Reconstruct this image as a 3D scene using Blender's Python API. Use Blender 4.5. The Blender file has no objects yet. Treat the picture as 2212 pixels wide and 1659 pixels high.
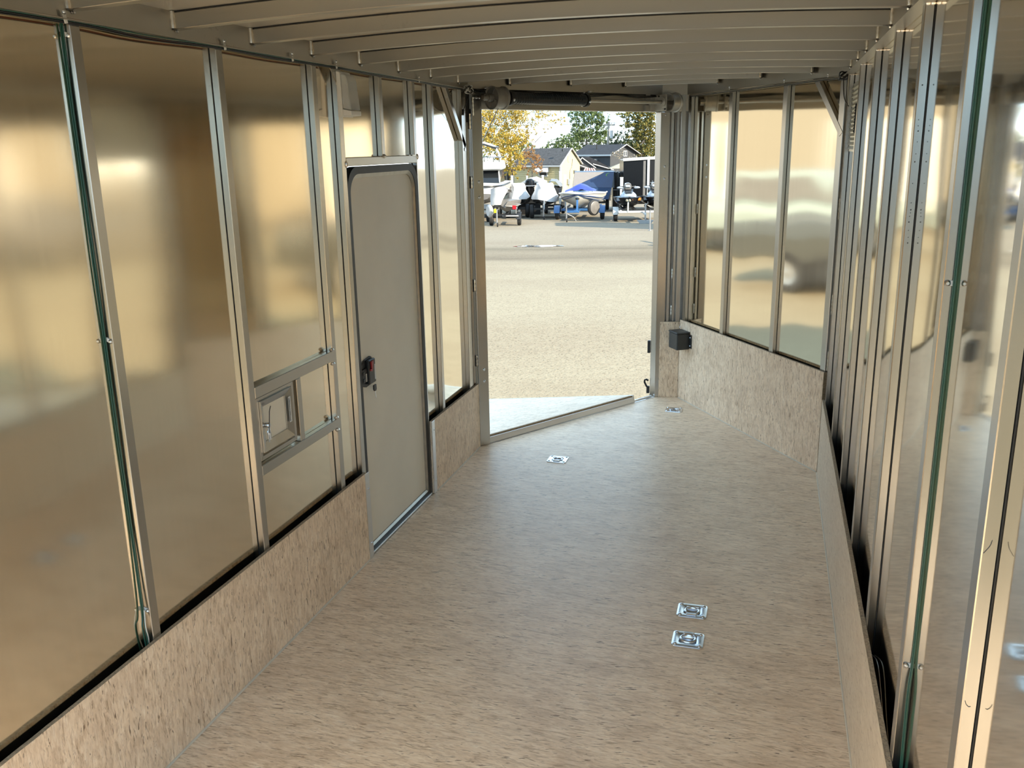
import bpy, bmesh, math, random
from mathutils import Matrix, Vector, noise
random.seed(7)
sc = bpy.context.scene
COL = sc.collection
PI = math.pi
def nrm(v): return Vector(v).normalized()

# ------------------------------------------------------------------ camera
cam_d = bpy.data.cameras.new('camera'); cam = bpy.data.objects.new('camera', cam_d); COL.objects.link(cam)
cam_d.sensor_width = 36.0; cam_d.lens = 1915.08 / 2212 * 36.0; cam_d.clip_start = 0.02; cam_d.clip_end = 2000
RT = Vector((0.96058, 0.27738, -0.01849)); DN = Vector((0.05430, -0.25243, -0.96609)); FW = Vector((-0.27264, 0.92700, -0.25755))
RT.normalize(); FW = (FW - RT * FW.dot(RT)).normalized(); UPV = RT.cross(FW)
cam.matrix_world = Matrix(((RT.x, UPV.x, -FW.x, 0), (RT.y, UPV.y, -FW.y, 0), (RT.z, UPV.z, -FW.z, 1.85), (0, 0, 0, 1)))
sc.camera = cam

# ------------------------------------------------------------------ light, sky, exposure
SUN_STRENGTH = 3.0; SKY_STRENGTH = 1.75; EXPOSURE = 2.18
sun_d = bpy.data.lights.new('sun', 'SUN'); sun = bpy.data.objects.new('sun', sun_d); COL.objects.link(sun)
sun_d.energy = SUN_STRENGTH; sun_d.angle = 0.009; sun_d.color = (1.0, 0.87, 0.66)
to_sun = nrm((0.925 * math.cos(0.5), -0.38 * math.cos(0.5), math.sin(0.5)))
sun.rotation_euler = to_sun.to_track_quat('Z', 'Y').to_euler(); sun.location = (20, -8, 15)
world = bpy.data.worlds.new('sky'); sc.world = world; world.use_nodes = True
wn = world.node_tree.nodes; wl = world.node_tree.links; wn.clear()
wo = wn.new('ShaderNodeOutputWorld'); bg = wn.new('ShaderNodeBackground'); tc = wn.new('ShaderNodeTexCoord')
sx = wn.new('ShaderNodeSeparateXYZ'); rp = wn.new('ShaderNodeValToRGB')
wl.new(tc.outputs['Generated'], sx.inputs[0]); wl.new(sx.outputs['Z'], rp.inputs[0]); wl.new(rp.outputs[0], bg.inputs[0]); wl.new(bg.outputs[0], wo.inputs[0])
bg.inputs[1].default_value = SKY_STRENGTH
cr = rp.color_ramp
for p, c in ((0.0, (0.48, 0.52, 0.53)), (0.03, (0.20, 0.30, 0.38)), (0.10, (0.165, 0.265, 0.355)), (0.4, (0.185, 0.26, 0.33)), (1.0, (0.18, 0.245, 0.31))):
    e = cr.elements.new(p) if p not in (0.0, 1.0) else cr.elements[0 if p == 0.0 else len(cr.elements) - 1]
    e.color = (*c, 1)
sc.view_settings.view_transform = 'Standard'; sc.view_settings.look = 'None'
sc.view_settings.exposure = EXPOSURE; sc.view_settings.gamma = 1.0; sc.view_settings.use_curve_mapping = False
cy = sc.cycles
cy.max_bounces = 14; cy.glossy_bounces = 10; cy.diffuse_bounces = 5; cy.transmission_bounces = 6; cy.transparent_max_bounces = 12
cy.sample_clamp_indirect = 6.0; cy.blur_glossy = 0.6

# ------------------------------------------------------------------ materials
def new_mat(name):
    m = bpy.data.materials.new(name); m.use_nodes = True
    return m, m.node_tree.nodes, m.node_tree.links, m.node_tree.nodes['Principled BSDF']
def plain(name, col, rough=0.5, metal=0.0, spec=0.5, var=0.12, vscale=6.0, bump=0.0, bscale=60.0, stretch=(1, 1, 1), trans=0.0):
    m, N, L, b = new_mat(name)
    b.inputs['Roughness'].default_value = rough; b.inputs['Metallic'].default_value = metal; b.inputs['Specular IOR Level'].default_value = spec
    t = N.new('ShaderNodeTexCoord'); mp = N.new('ShaderNodeMapping'); mp.inputs['Scale'].default_value = stretch
    n = N.new('ShaderNodeTexNoise'); n.inputs['Scale'].default_value = vscale; n.inputs['Detail'].default_value = 4
    r = N.new('ShaderNodeValToRGB')
    r.color_ramp.elements[0].position = 0.3; r.color_ramp.elements[1].position = 0.7
    r.color_ramp.elements[0].color = (*[c * (1 - var) for c in col], 1); r.color_ramp.elements[1].color = (*[min(1, c * (1 + var)) for c in col], 1)
    L.new(t.outputs['Object'], mp.inputs[0]); L.new(mp.outputs[0], n.inputs['Vector']); L.new(n.outputs[0], r.inputs[0]); L.new(r.outputs[0], b.inputs['Base Color'])
    if bump:
        n2 = N.new('ShaderNodeTexNoise'); n2.inputs['Scale'].default_value = bscale; n2.inputs['Detail'].default_value = 3
        bp = N.new('ShaderNodeBump'); bp.inputs['Strength'].default_value = bump; bp.inputs['Distance'].default_value = 0.01
        L.new(mp.outputs[0], n2.inputs['Vector']); L.new(n2.outputs[0], bp.inputs['Height']); L.new(bp.outputs[0], b.inputs['Normal'])
    if trans:
        b.inputs['Transmission Weight'].default_value = trans
    return m
def alu(name, col, rough, streak=(1, 1, 1), var=0.06, rvar=0.08, bump=0.02, spots=0.0):
    """rolled or extruded aluminium: grain streaks, a little wear"""
    m, N, L, b = new_mat(name)
    b.inputs['Metallic'].default_value = 1.0
    t = N.new('ShaderNodeTexCoord'); mp = N.new('ShaderNodeMapping'); mp.inputs['Scale'].default_value = streak
    L.new(t.outputs['Object'], mp.inputs[0])
    n = N.new('ShaderNodeTexNoise'); n.inputs['Scale'].default_value = 1.0; n.inputs['Detail'].default_value = 5; L.new(mp.outputs[0], n.inputs['Vector'])
    r = N.new('ShaderNodeValToRGB'); r.color_ramp.elements[0].position = 0.25; r.color_ramp.elements[1].position = 0.75
    r.color_ramp.elements[0].color = (*[c * (1 - var) for c in col], 1); r.color_ramp.elements[1].color = (*[min(1, c * (1 + var)) for c in col], 1)
    L.new(n.outputs[0], r.inputs[0]); out = r.outputs[0]
    if spots:
        v = N.new('ShaderNodeTexNoise'); v.inputs['Scale'].default_value = 45; v.inputs['Detail'].default_value = 2; L.new(t.outputs['Object'], v.inputs['Vector'])
        v2 = N.new('ShaderNodeTexNoise'); v2.inputs['Scale'].default_value = 2.2; L.new(t.outputs['Object'], v2.inputs['Vector'])
        mu = N.new('ShaderNodeMath'); mu.operation = 'MULTIPLY'; L.new(v.outputs[0], mu.inputs[0]); L.new(v2.outputs[0], mu.inputs[1])
        rs = N.new('ShaderNodeValToRGB'); rs.color_ramp.elements[0].position = 0.40; rs.color_ramp.elements[1].position = 0.46
        L.new(mu.outputs[0], rs.inputs[0])
        mx = N.new('ShaderNodeMix'); mx.data_type = 'RGBA'; mx.inputs[7].default_value = (*[c * (1 - spots) for c in col], 1)
        L.new(rs.outputs[0], mx.inputs[0]); L.new(out, mx.inputs[6]); out = mx.outputs[2]
    L.new(out, b.inputs['Base Color'])
    mr = N.new('ShaderNodeMapRange'); mr.inputs[3].default_value = max(0.02, rough - rvar); mr.inputs[4].default_value = rough + rvar
    L.new(n.outputs[0], mr.inputs[0]); L.new(mr.outputs[0], b.inputs['Roughness'])
    if bump:
        bp = N.new('ShaderNodeBump'); bp.inputs['Strength'].default_value = bump; bp.inputs['Distance'].default_value = 0.002
        L.new(n.outputs[0], bp.inputs['Height']); L.new(bp.outputs[0], b.inputs['Normal'])
    return m
def strand_board(name, sc_a, sc_b, cols, rough=0.5, fleck=(0.15, 0.085, 0.045), spec=0.5, coat=0.0):
    """oriented strand board: long thin flakes, sc_a / sc_b = noise scale per axis for strands and flecks"""
    m, N, L, b = new_mat(name)
    b.inputs['Roughness'].default_value = rough; b.inputs['Specular IOR Level'].default_value = spec
    if coat: b.inputs['Coat Weight'].default_value = coat; b.inputs['Coat Roughness'].default_value = 0.45
    t = N.new('ShaderNodeTexCoord')
    def noi(scale, detail=3, dist=0.6, rot=(0, 0, 0), off=0):
        mp = N.new('ShaderNodeMapping'); mp.inputs['Scale'].default_value = scale; mp.inputs['Location'].default_value = (off, off * 1.7, off * .6)
        mr = N.new('ShaderNodeMapping'); mr.inputs['Rotation'].default_value = rot
        L.new(t.outputs['Object'], mr.inputs[0]); L.new(mr.outputs[0], mp.inputs[0])
        n = N.new('ShaderNodeTexNoise'); n.inputs['Scale'].default_value = 1.0; n.inputs['Detail'].default_value = detail; n.inputs['Roughness'].default_value = .62; n.inputs['Distortion'].default_value = dist
        L.new(mp.outputs[0], n.inputs['Vector']); return n
    def ramp(n, stops):
        r = N.new('ShaderNodeValToRGB'); e = r.color_ramp.elements
        e[0].position = stops[0][0]; e[0].color = (*stops[0][1], 1); e[1].position = stops[-1][0]; e[1].color = (*stops[-1][1], 1)
        for p, c in stops[1:-1]:
            x = e.new(p); x.color = (*c, 1)
        L.new(n.outputs[0], r.inputs[0]); return r
    def mix(f, a, bcol):
        x = N.new('ShaderNodeMix'); x.data_type = 'RGBA'; L.new(f, x.inputs[0]); L.new(a, x.inputs[6])
        if isinstance(bcol, tuple): x.inputs[7].default_value = (*bcol, 1)
        else: L.new(bcol, x.inputs[7])
        return x.outputs[2]
    n1 = noi(sc_a, 8, 1.6); base = ramp(n1, ((0.38, cols[0]), (0.46, cols[1]), (0.53, cols[2]), (0.61, cols[3])))
    a2 = tuple(s * 1.5 for s in sc_a)
    n2 = noi(a2, 3, 0.8, (0.08, 0.08, 0.09), 3.1); l2 = ramp(n2, ((0.30, cols[1]), (0.5, cols[2]), (0.68, cols[3])))
    msk = noi(tuple(s * .6 for s in sc_a), 2, 1.5, (0, 0, 0), 9.0); rm = ramp(msk, ((0.42, (0, 0, 0)), (0.56, (1, 1, 1))))
    c = mix(rm.outputs[0], base.outputs[0], l2.outputs[0])
    def flakes(scale, rot, off):
        mr = N.new('ShaderNodeMapping'); mr.inputs['Rotation'].default_value = rot; mr.inputs['Location'].default_value = (off, off * .7, off * 1.3); L.new(t.outputs['Object'], mr.inputs[0])
        wn_ = N.new('ShaderNodeTexNoise'); wn_.inputs['Scale'].default_value = 34; wn_.inputs['Detail'].default_value = 2; L.new(mr.outputs[0], wn_.inputs['Vector'])
        va = N.new('ShaderNodeVectorMath'); va.operation = 'MULTIPLY_ADD'; va.inputs[1].default_value = (.022, .022, .022); L.new(wn_.outputs['Color'], va.inputs[0]); L.new(mr.outputs[0], va.inputs[2])
        mp = N.new('ShaderNodeMapping'); mp.inputs['Scale'].default_value = scale; L.new(va.outputs[0], mp.inputs[0])
        v = N.new('ShaderNodeTexVoronoi'); v.inputs['Scale'].default_value = 1.0; L.new(mp.outputs[0], v.inputs['Vector'])
        sp = N.new('ShaderNodeSeparateColor'); L.new(v.outputs['Color'], sp.inputs[0]); return sp
    v1 = flakes(tuple(x * 1.5 for x in sc_a), (.10, .10, .16), 1.0); v2 = flakes(tuple(x * 1.9 for x in sc_a), (-.12, -.08, -.20), 4.0)
    q1 = ramp(v1, ((0.05, cols[0]), (0.25, cols[1]), (0.65, cols[2]), (0.95, cols[3]))); q2 = ramp(v2, ((0.03, cols[0]), (0.2, cols[1]), (0.7, cols[2]), (0.97, cols[3])))
    hm = N.new('ShaderNodeMix'); hm.data_type = 'RGBA'; hm.inputs[0].default_value = .35; L.new(q1.outputs[0], hm.inputs[6]); L.new(q2.outputs[0], hm.inputs[7])
    hx = N.new('ShaderNodeMix'); hx.data_type = 'RGBA'; hx.inputs[0].default_value = .40; L.new(c, hx.inputs[6]); L.new(hm.outputs[2], hx.inputs[7]); c = hx.outputs[2]
    f1 = noi(sc_b, 2, 0.5, (0.1, 0.1, -0.18), 5.0); r1 = ramp(f1, ((0.64, (0, 0, 0)), (0.69, (.85, .85, .85)))); c = mix(r1.outputs[0], c, fleck)
    f2 = noi(tuple(s * .75 for s in sc_b), 2, 0.5, (-0.15, 0.1, 0.30), 15.0); r2 = ramp(f2, ((0.67, (0, 0, 0)), (0.74, (.6, .6, .6)))); c = mix(r2.outputs[0], c, tuple(x * 1.5 for x in fleck))
    f3 = noi(tuple(s * .8 for s in sc_b), 2, 0.4, (0, 0, 0.1), 25.0); r3 = ramp(f3, ((0.62, (0, 0, 0)), (0.74, (.6, .6, .6)))); c = mix(r3.outputs[0], c, cols[3])
    big = noi((4.5, 7, 6), 4, 0.8, (0, 0, 0), 2.0); rb = ramp(big, ((0.42, (0, 0, 0)), (0.72, (.32, .32, .32)))); c = mix(rb.outputs[0], c, cols[0])
    L.new(c, b.inputs['Base Color'])
    bp = N.new('ShaderNodeBump'); bp.inputs['Strength'].default_value = 0.15; bp.inputs['Distance'].default_value = 0.0015
    L.new(n1.outputs[0], bp.inputs['Height']); L.new(bp.outputs[0], b.inputs['Normal'])
    return m
OSBC = ((0.40, 0.265, 0.165), (0.72, 0.545, 0.375), (0.88, 0.695, 0.505), (0.98, 0.84, 0.67))
M = {}
M['osb_floor'] = strand_board('osb_floor', (12, 92, 60), (20, 150, 60), OSBC, rough=0.42, spec=0.5)
M['osb_wall'] = strand_board('osb_wall', (76, 76, 14), (125, 125, 24), OSBC, rough=0.55)
M['ply_face'] = strand_board('ply_face', (60, 9, 60), (130, 14, 120), ((0.52, .41, .30), (.62, .51, .38), (.68, .57, .43), (.75, .64, .50)), rough=0.55, fleck=(.33, .24, .16))
M['osb_ramp'] = strand_board('osb_ramp', (16, 40, 16), (24, 70, 24), tuple(tuple(x * .95 for x in c) for c in OSBC), rough=0.40)
M['wood_edge'] = plain('wood_edge', (0.30, 0.215, 0.13), 0.8, var=0.35, vscale=1.0, stretch=(50, 50, 260), bump=0.3, bscale=2)
M['wood_raw_top'] = plain('wood_raw_top', (0.34, 0.26, 0.175), 0.85, var=0.3, vscale=140, bump=0.5, bscale=220)
M['skin'] = alu('skin_aluminium', (0.90, 0.815, 0.675), 0.062, (60, 60, 2.0), 0.015, 0.015, 0.0)
M['skin_left'] = alu('skin_aluminium_left', (0.90, 0.805, 0.65), 0.105, (60, 60, 2.0), 0.015, 0.015, 0.0)
M['skin_v'] = alu('skin_aluminium_nose', (0.90, 0.815, 0.66), 0.06, (60, 60, 2.0), 0.015, 0.01, 0.0)
M['tube'] = alu('tube_aluminium', (0.50, 0.48, 0.45), 0.25, (25, 25, 1.0), 0.02, 0.05, 0.0, spots=0.10)
M['tube_h'] = alu('tube_aluminium_cross', (0.52, 0.50, 0.455), 0.36, (1.0, 25, 25), 0.02, 0.05, 0.0, spots=0.08)
M['rail'] = alu('rail_aluminium', (0.52, 0.50, 0.46), 0.36, (25, 1, 25), 0.02, 0.05, 0.0, spots=0.12)
M['roof'] = plain('roof_sheet', (0.44, 0.415, 0.365), 0.45, metal=0.35, var=0.04, vscale=2)
M['extr'] = alu('extrusion', (0.72, 0.72, 0.715), 0.30, (3, 3, 60), 0.03, 0.06, 0.02)
M['weld'] = alu('weld_bead', (0.80, 0.78, 0.74), 0.30, (40, 40, 40), 0.25, 0.1, 0.6)
M['scorch'] = plain('weld_scorch', (0.14, 0.125, 0.105), 0.6, metal=0.5, var=0.3, vscale=60)
M['zinc'] = alu('zinc_plate', (0.70, 0.74, 0.80), 0.24, (30, 30, 30), 0.10, 0.07, 0.03)
M['steel'] = alu('steel_dark', (0.46, 0.44, 0.41), 0.40, (20, 20, 20), 0.15, 0.08, 0.05)
M['cast'] = plain('cast_grey', (0.30, 0.29, 0.27), 0.5, metal=0.6, var=0.1, vscale=30)
M['cast_light'] = plain('cast_light_grey', (0.60, 0.585, 0.55), 0.45, metal=0.6, var=0.1, vscale=30)
M['black'] = plain('black_rubber', (0.012, 0.012, 0.013), 0.5, var=0.2, vscale=30)
M['blackp'] = plain('black_plastic', (0.020, 0.021, 0.023), 0.38, var=0.15, vscale=40, bump=0.05, bscale=300)
M['boxp'] = plain('charcoal_plastic', (0.030, 0.033, 0.034), 0.42, var=0.12, vscale=40, bump=0.08, bscale=400)
M['springb'] = plain('spring_blue_black', (0.013, 0.018, 0.026), 0.35, var=0.25, vscale=60)
M['cream'] = plain('cream_door_skin', (0.80, 0.75, 0.64), 0.55, var=0.03, vscale=5, bump=0.03, bscale=220)
M['white_lbl'] = plain('label_white', (0.72, 0.71, 0.68), 0.5, var=0.03)
M['red'] = plain('red_lever', (0.33, 0.012, 0.014), 0.35, var=0.1)
M['green_w'] = plain('green_wire', (0.012, 0.070, 0.048), 0.4, var=0.1)
M['brown_w'] = plain('brown_wire', (0.16, 0.035, 0.02), 0.4)
M['white_w'] = plain('white_wire', (0.62, 0.60, 0.54), 0.4)
M['black_w'] = plain('black_wire', (0.013, 0.013, 0.014), 0.4)
M['clip'] = plain('clear_clip', (0.72, 0.72, 0.70), 0.3, var=0.05)
M['lens'] = plain('frosted_lens', (0.90, 0.90, 0.86), 0.30, var=0.02, trans=0.55)
M['lampbase'] = plain('lamp_white_plastic', (0.80, 0.78, 0.72), 0.4, var=0.03)
M['caulk'] = plain('caulk_bead', (0.62, 0.56, 0.46), 0.6, var=0.05)
M['ink'] = plain('ink_mark', (0.05, 0.05, 0.05), 0.6)
M['outer'] = plain('outer_white_skin', (0.75, 0.75, 0.74), 0.3, var=0.02)
M['louver'] = alu('louver_mesh', (0.80, 0.76, 0.68), 0.35, (160, 160, 160), 0.30, 0.1, 0.3)

# ------------------------------------------------------------------ mesh builder
class MB:
    def __init__(s): s.v = []; s.f = []
    def add(s, vs, fs):
        o = len(s.v); s.v += [tuple(v) for v in vs]; s.f += [tuple(i + o for i in f) for f in fs]; return s
    def box(s, x0, x1, y0, y1, z0, z1):
        if x0 > x1: x0, x1 = x1, x0
        if y0 > y1: y0, y1 = y1, y0
        if z0 > z1: z0, z1 = z1, z0
        return s.add([(x0, y0, z0), (x1, y0, z0), (x1, y1, z0), (x0, y1, z0), (x0, y0, z1), (x1, y0, z1), (x1, y1, z1), (x0, y1, z1)],
                     [(0, 3, 2, 1), (4, 5, 6, 7), (0, 1, 5, 4), (1, 2, 6, 5), (2, 3, 7, 6), (3, 0, 4, 7)])
    def prism(s, poly, off):
        """planar polygon swept by a vector"""
        poly = [Vector(p) for p in poly]; off = Vector(off); n = len(poly)
        nn = Vector((0, 0, 0))
        for i in range(n): nn += poly[i].cross(poly[(i + 1) % n])
        if nn.dot(off) > 0: poly = poly[::-1]
        return s.add(poly + [p + off for p in poly], [tuple(range(n)), tuple(range(2 * n - 1, n - 1, -1))] + [(i, i + n, (i + 1) % n + n, (i + 1) % n)[::-1] if False else ((i + 1) % n, i, i + n, (i + 1) % n + n) for i in range(n)])
    def beam(s, p0, p1, w, d, up=(0, 0, 1)):
        p0 = Vector(p0); p1 = Vector(p1); a = (p1 - p0).normalized(); u = Vector(up)
        sd = a.cross(u).normalized(); u = sd.cross(a).normalized()
        q = [p0 - sd * w / 2 - u * d / 2, p0 + sd * w / 2 - u * d / 2, p0 + sd * w / 2 + u * d / 2, p0 - sd * w / 2 + u * d / 2]
        return s.prism(q, p1 - p0)
    def tube(s, pts, r, n=8, cap=True):
        pts = [Vector(p) for p in pts]; rings = []
        rr = r if isinstance(r, (list, tuple)) else [r] * len(pts)
        prev = None
        for i, p in enumerate(pts):
            t = (pts[min(i + 1, len(pts) - 1)] - pts[max(i - 1, 0)]).normalized()
            if prev is None:
                a = Vector((0, 0, 1)) if abs(t.z) < 0.9 else Vector((1, 0, 0)); u = t.cross(a).normalized()
            else:
                u = (prev - t * prev.dot(t)).normalized()
            prev = u; w = t.cross(u)
            rings.append([p + (u * math.cos(2 * PI * k / n) + w * math.sin(2 * PI * k / n)) * rr[i] for k in range(n)])
        vs = [v for rg in rings for v in rg]; fs = []
        for i in range(len(pts) - 1):
            for k in range(n):
                fs.append((i * n + k, i * n + (k + 1) % n, (i + 1) * n + (k + 1) % n, (i + 1) * n + k))
        if cap: fs += [tuple(range(n - 1, -1, -1)), tuple(range((len(pts) - 1) * n, len(pts) * n))]
        return s.add(vs, fs)
    def lathe(s, prof, o, ax, n=24, cap=False):
        """profile of (radius, height) turned about an axis"""
        o = Vector(o); ax = nrm(ax); a = Vector((0, 0, 1)) if abs(ax.z) < 0.9 else Vector((1, 0, 0)); u = ax.cross(a).normalized(); w = ax.cross(u)
        vs = []; fs = []
        for r, h in prof:
            for k in range(n): vs.append(o + ax * h + (u * math.cos(2 * PI * k / n) + w * math.sin(2 * PI * k / n)) * r)
        for i in range(len(prof) - 1):
            for k in range(n): fs.append((i * n + k, i * n + (k + 1) % n, (i + 1) * n + (k + 1) % n, (i + 1) * n + k))
        if cap: fs += [tuple(range(n - 1, -1, -1)), tuple(range((len(prof) - 1) * n, len(prof) * n))]
        return s.add(vs, fs)
    def cyl(s, p0, p1, r, n=16, r2=None):
        p0 = Vector(p0); p1 = Vector(p1); h = (p1 - p0).length
        return s.lathe([(r, 0), (r if r2 is None else r2, h)], p0, p1 - p0, n, True)
    def ball(s, c, r, n=10, sq=(1, 1, 1)):
        c = Vector(c); vs = []; fs = []; m = n // 2
        for i in range(m + 1):
            a = PI * i / m
            for k in range(n): vs.append(c + Vector((r * sq[0] * math.sin(a) * math.cos(2 * PI * k / n), r * sq[1] * math.sin(a) * math.sin(2 * PI * k / n), r * sq[2] * math.cos(a))))
        for i in range(m):
            for k in range(n): fs.append((i * n + k, (i + 1) * n + k, (i + 1) * n + (k + 1) % n, i * n + (k + 1) % n))
        return s.add(vs, fs)
    def loft(s, rings, closed=True, cap=True):
        n = len(rings[0]); vs = [v for r in rings for v in r]; fs = []
        for i in range(len(rings) - 1):
            for k in range(n if closed else n - 1):
                fs.append((i * n + k, i * n + (k + 1) % n, (i + 1) * n + (k + 1) % n, (i + 1) * n + k))
        if cap and closed: fs += [tuple(range(n - 1, -1, -1)), tuple(range((len(rings) - 1) * n, len(rings) * n))]
        return s.add(vs, fs)
    def build(s, name, mat, parent=None, bevel=0.0, smooth=False, label=None, kind=None, angle=35, fix=True):
        me = bpy.data.meshes.new(name)
        bm = bmesh.new(); bv = [bm.verts.new(v) for v in s.v]
        for f in s.f:
            try: bm.faces.new([bv[i] for i in f])
            except ValueError: pass
        if fix: bmesh.ops.recalc_face_normals(bm, faces=bm.faces)
        if bevel: bmesh.ops.bevel(bm, geom=list(bm.edges), offset=bevel, segments=1, affect='EDGES', clamp_overlap=True)
        if smooth:
            for f in bm.faces: f.smooth = True
            for e in bm.edges:
                if len(e.link_faces) == 2 and e.calc_face_angle(0) > math.radians(angle): e.smooth = False
        bm.to_mesh(me); bm.free()
        me.materials.append(M[mat] if isinstance(mat, str) else mat)
        return link(name, me, parent, label, kind)
ROOTW = {}
def link(name, me, parent=None, label=None, kind=None):
    o = bpy.data.objects.new(name, me); COL.objects.link(o)
    if parent:
        o.parent = parent
        if parent.name in ROOTW: o.matrix_parent_inverse = ROOTW[parent.name]
    if label: o['label'] = label
    if kind: o['kind'] = kind
    return o
def tag(o, label, cat, group=None):
    o['label'] = label; o['category'] = cat
    if group: o['group'] = group
    return o
def thing(name, label, cat, loc, group=None):
    """Empty at a thing's base; its parts are written in trailer coordinates"""
    o = bpy.data.objects.new(name, None); COL.objects.link(o); o.location = loc; o.empty_display_size = 0.1
    ROOTW[o.name] = Matrix.Translation(loc).inverted(); return tag(o, label, cat, group)
def struct(o): o['kind'] = 'structure'; return o
def copy_tree(o, parent=None):
    c = o.copy(); COL.objects.link(c)
    if parent: c.parent = parent
    for ch in list(o.children): copy_tree(ch, c)
    return c

# ------------------------------------------------------------------ trailer geometry (metres; camera stands at x = y = 0)
REAR = 0.46; ZR = 2.185; ZT = 2.265
XL, XLF, XLB = -1.762, -1.737, -1.723          # left skin, stud face, board face
XR, XRF, XRB = 0.361, 0.337, 0.323             # right skin, stud face, board face
LC = Vector((XLB, 5.12, 0)); RJ = Vector((-0.79, 6.515, 0)); AP = Vector((-0.622, 6.55, 0)); RC = Vector((XRB, 5.12, 0))
dL = (RJ - LC).normalized(); bL = Vector((-dL.y, dL.x, 0))            # along the ramp opening, outward from it
eR = (RC - AP).normalized(); oR = Vector((-eR.y, eR.x, 0)); oR = oR if oR.x > 0 else -oR   # along the right nose wall, outward
Z1 = Vector((0, 0, 1))
def VL(s, off=0, z=0): return LC + dL * s + bL * off + Z1 * z
def VR(s, off=0, z=0): return AP + eR * s + oR * off + Z1 * z
LV = (RC - AP).length
CROWN = 0.028
XM = (XL + XR) / 2; HW = (XR - XL) / 2
def crown(x): return CROWN * (1 - ((x - XM) / HW) ** 2)

def wavy_panel(name, p0, du, nu, z0, z1, parent, mat, seed, amp=0.0022, jit=0.0011, nx=12, nz=22, label=None):
    """one bay of thin skin, slightly oil-canned between its studs; p0 + du*u, normal nu"""
    p0 = Vector(p0); du = Vector(du); nu = Vector(nu); vs = []; fs = []
    sg = 1 if random.random() < 0.5 else -1; W = du.length
    for j in range(nz + 1):
        for i in range(nx + 1):
            u = i / nx; v = j / nz
            edge = math.sin(PI * u) ** 0.7 * math.sin(PI * min(1, max(0, v))) ** 0.5 if 0 < u < 1 and 0 < v < 1 else 0
            d = amp * sg * edge * min(1, W / 0.5) + jit * edge * 2 * noise.noise(Vector((u * W * 2.2 + seed * 7.3, v * (z1 - z0) * 2.6, seed)))
            vs.append(p0 + du * u + nu * d + Z1 * (z0 + (z1 - z0) * v))
    for j in range(nz):
        for i in range(nx):
            a = j * (nx + 1) + i; fs.append((a, a + 1, a + nx + 2, a + nx + 1))
    m = MB().add(vs, fs); o = m.build(name, mat, parent, smooth=True, fix=False, angle=80, label=label)
    return o

# ---- floor with four holes for the tie-down dishes
RINGS = [(-1.185, 4.99, 0), (-0.612, 6.205, 0), (-0.231, 3.338, 0), (-0.227, 3.112, PI)]
def plate_with_holes(name, poly, holes, r, z0, z1, mat):
    cu = bpy.data.curves.new(name, 'CURVE'); cu.dimensions = '2D'; cu.fill_mode = 'BOTH'; cu.extrude = (z1 - z0) / 2
    sp = cu.splines.new('POLY'); sp.points.add(len(poly) - 1); sp.use_cyclic_u = True
    for p, q in zip(sp.points, poly): p.co = (q[0], q[1], 0, 1)
    for h in holes:
        sp = cu.splines.new('POLY'); sp.points.add(31); sp.use_cyclic_u = True
        for k, p in enumerate(sp.points): p.co = (h[0] + r * math.cos(2 * PI * k / 32), h[1] + r * math.sin(2 * PI * k / 32), 0, 1)
    ob = bpy.data.objects.new(name + '_tmp', cu); COL.objects.link(ob); ob.location.z = (z0 + z1) / 2
    bpy.context.view_layer.update()
    me = bpy.data.meshes.new_from_object(ob.evaluated_get(bpy.context.evaluated_depsgraph_get()))
    me.transform(Matrix.Translation((0, 0, (z0 + z1) / 2))); bpy.data.objects.remove(ob); me.materials.clear(); me.materials.append(M[mat])
    return link(name, me)
fpoly = [(XLB - .006, REAR), (XRB + .006, REAR), (XRB + .006, 5.125), (AP.x + .006, AP.y + .008), (RJ.x, RJ.y + .004), (LC.x + .0, LC.y + .002), (XLB - .006, 5.11)]
floor = struct(plate_with_holes('floor', fpoly, RINGS, 0.046, -0.018, 0.0, 'osb_floor'))
sub = MB().prism([(XL, REAR, -0.055), (XR, REAR, -0.055), (XR, 5.13, -0.055), (AP.x + .04, AP.y + .04, -0.055), (RJ.x - .04, RJ.y + .05, -0.055), (XL, 5.13, -0.055)], (0, 0, 0.012)).build('underfloor_sheet', 'steel', floor)

# ---- side walls
def boxes_wall(name, boxes, mat='outer'):
    m = MB()
    for b in boxes: m.box(*b)
    return struct(m.build(name, mat))
wall_left = boxes_wall('wall_left', [(-1.785, -1.768, REAR, 3.495, -0.1, 2.33), (-1.785, -1.768, 4.29, 5.14, -0.1, 2.33), (-1.785, -1.768, 3.495, 4.29, 1.785, 2.33), (-1.785, -1.768, 3.495, 4.29, -0.1, -0.01)])
wall_right = boxes_wall('wall_right', [(0.367, 0.384, REAR, 5.14, -0.1, 2.33)])
def stud_x(parent, y0, w, xs, xf, z0, z1, mat='tube', name='wall_stud'):
    """upright with its face towards the room at xf and a dark tape line where it meets the skin at xs"""
    sgn = 1 if xf > xs else -1
    o = MB().box(xs + sgn * .0012, xf, y0, y0 + w, z0, z1).build(name, mat, parent, bevel=0.0018)
    MB().box(xs + sgn * .0001, xs + sgn * .0013, y0 - 0.0010, y0 + w + .0008, z0 + .003, z1 - .003).build('tape_strip', 'black', o)
    return o
left_studs = [(0.47, .036), (1.37, .036), (1.998, .036), (2.627, .036), (3.255, .036), (3.460, .038), (4.516, .036)]
for y0, w in left_studs: stud_x(wall_left, y0, w, XL, XLF, 0.0, ZR)
for y0, w in ((3.872, .034), (4.262, .034)): stud_x(wall_left, y0, w, XL, XLF, 1.823, ZR)
edges = [s[0] for s in left_studs]
k = 0
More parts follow.
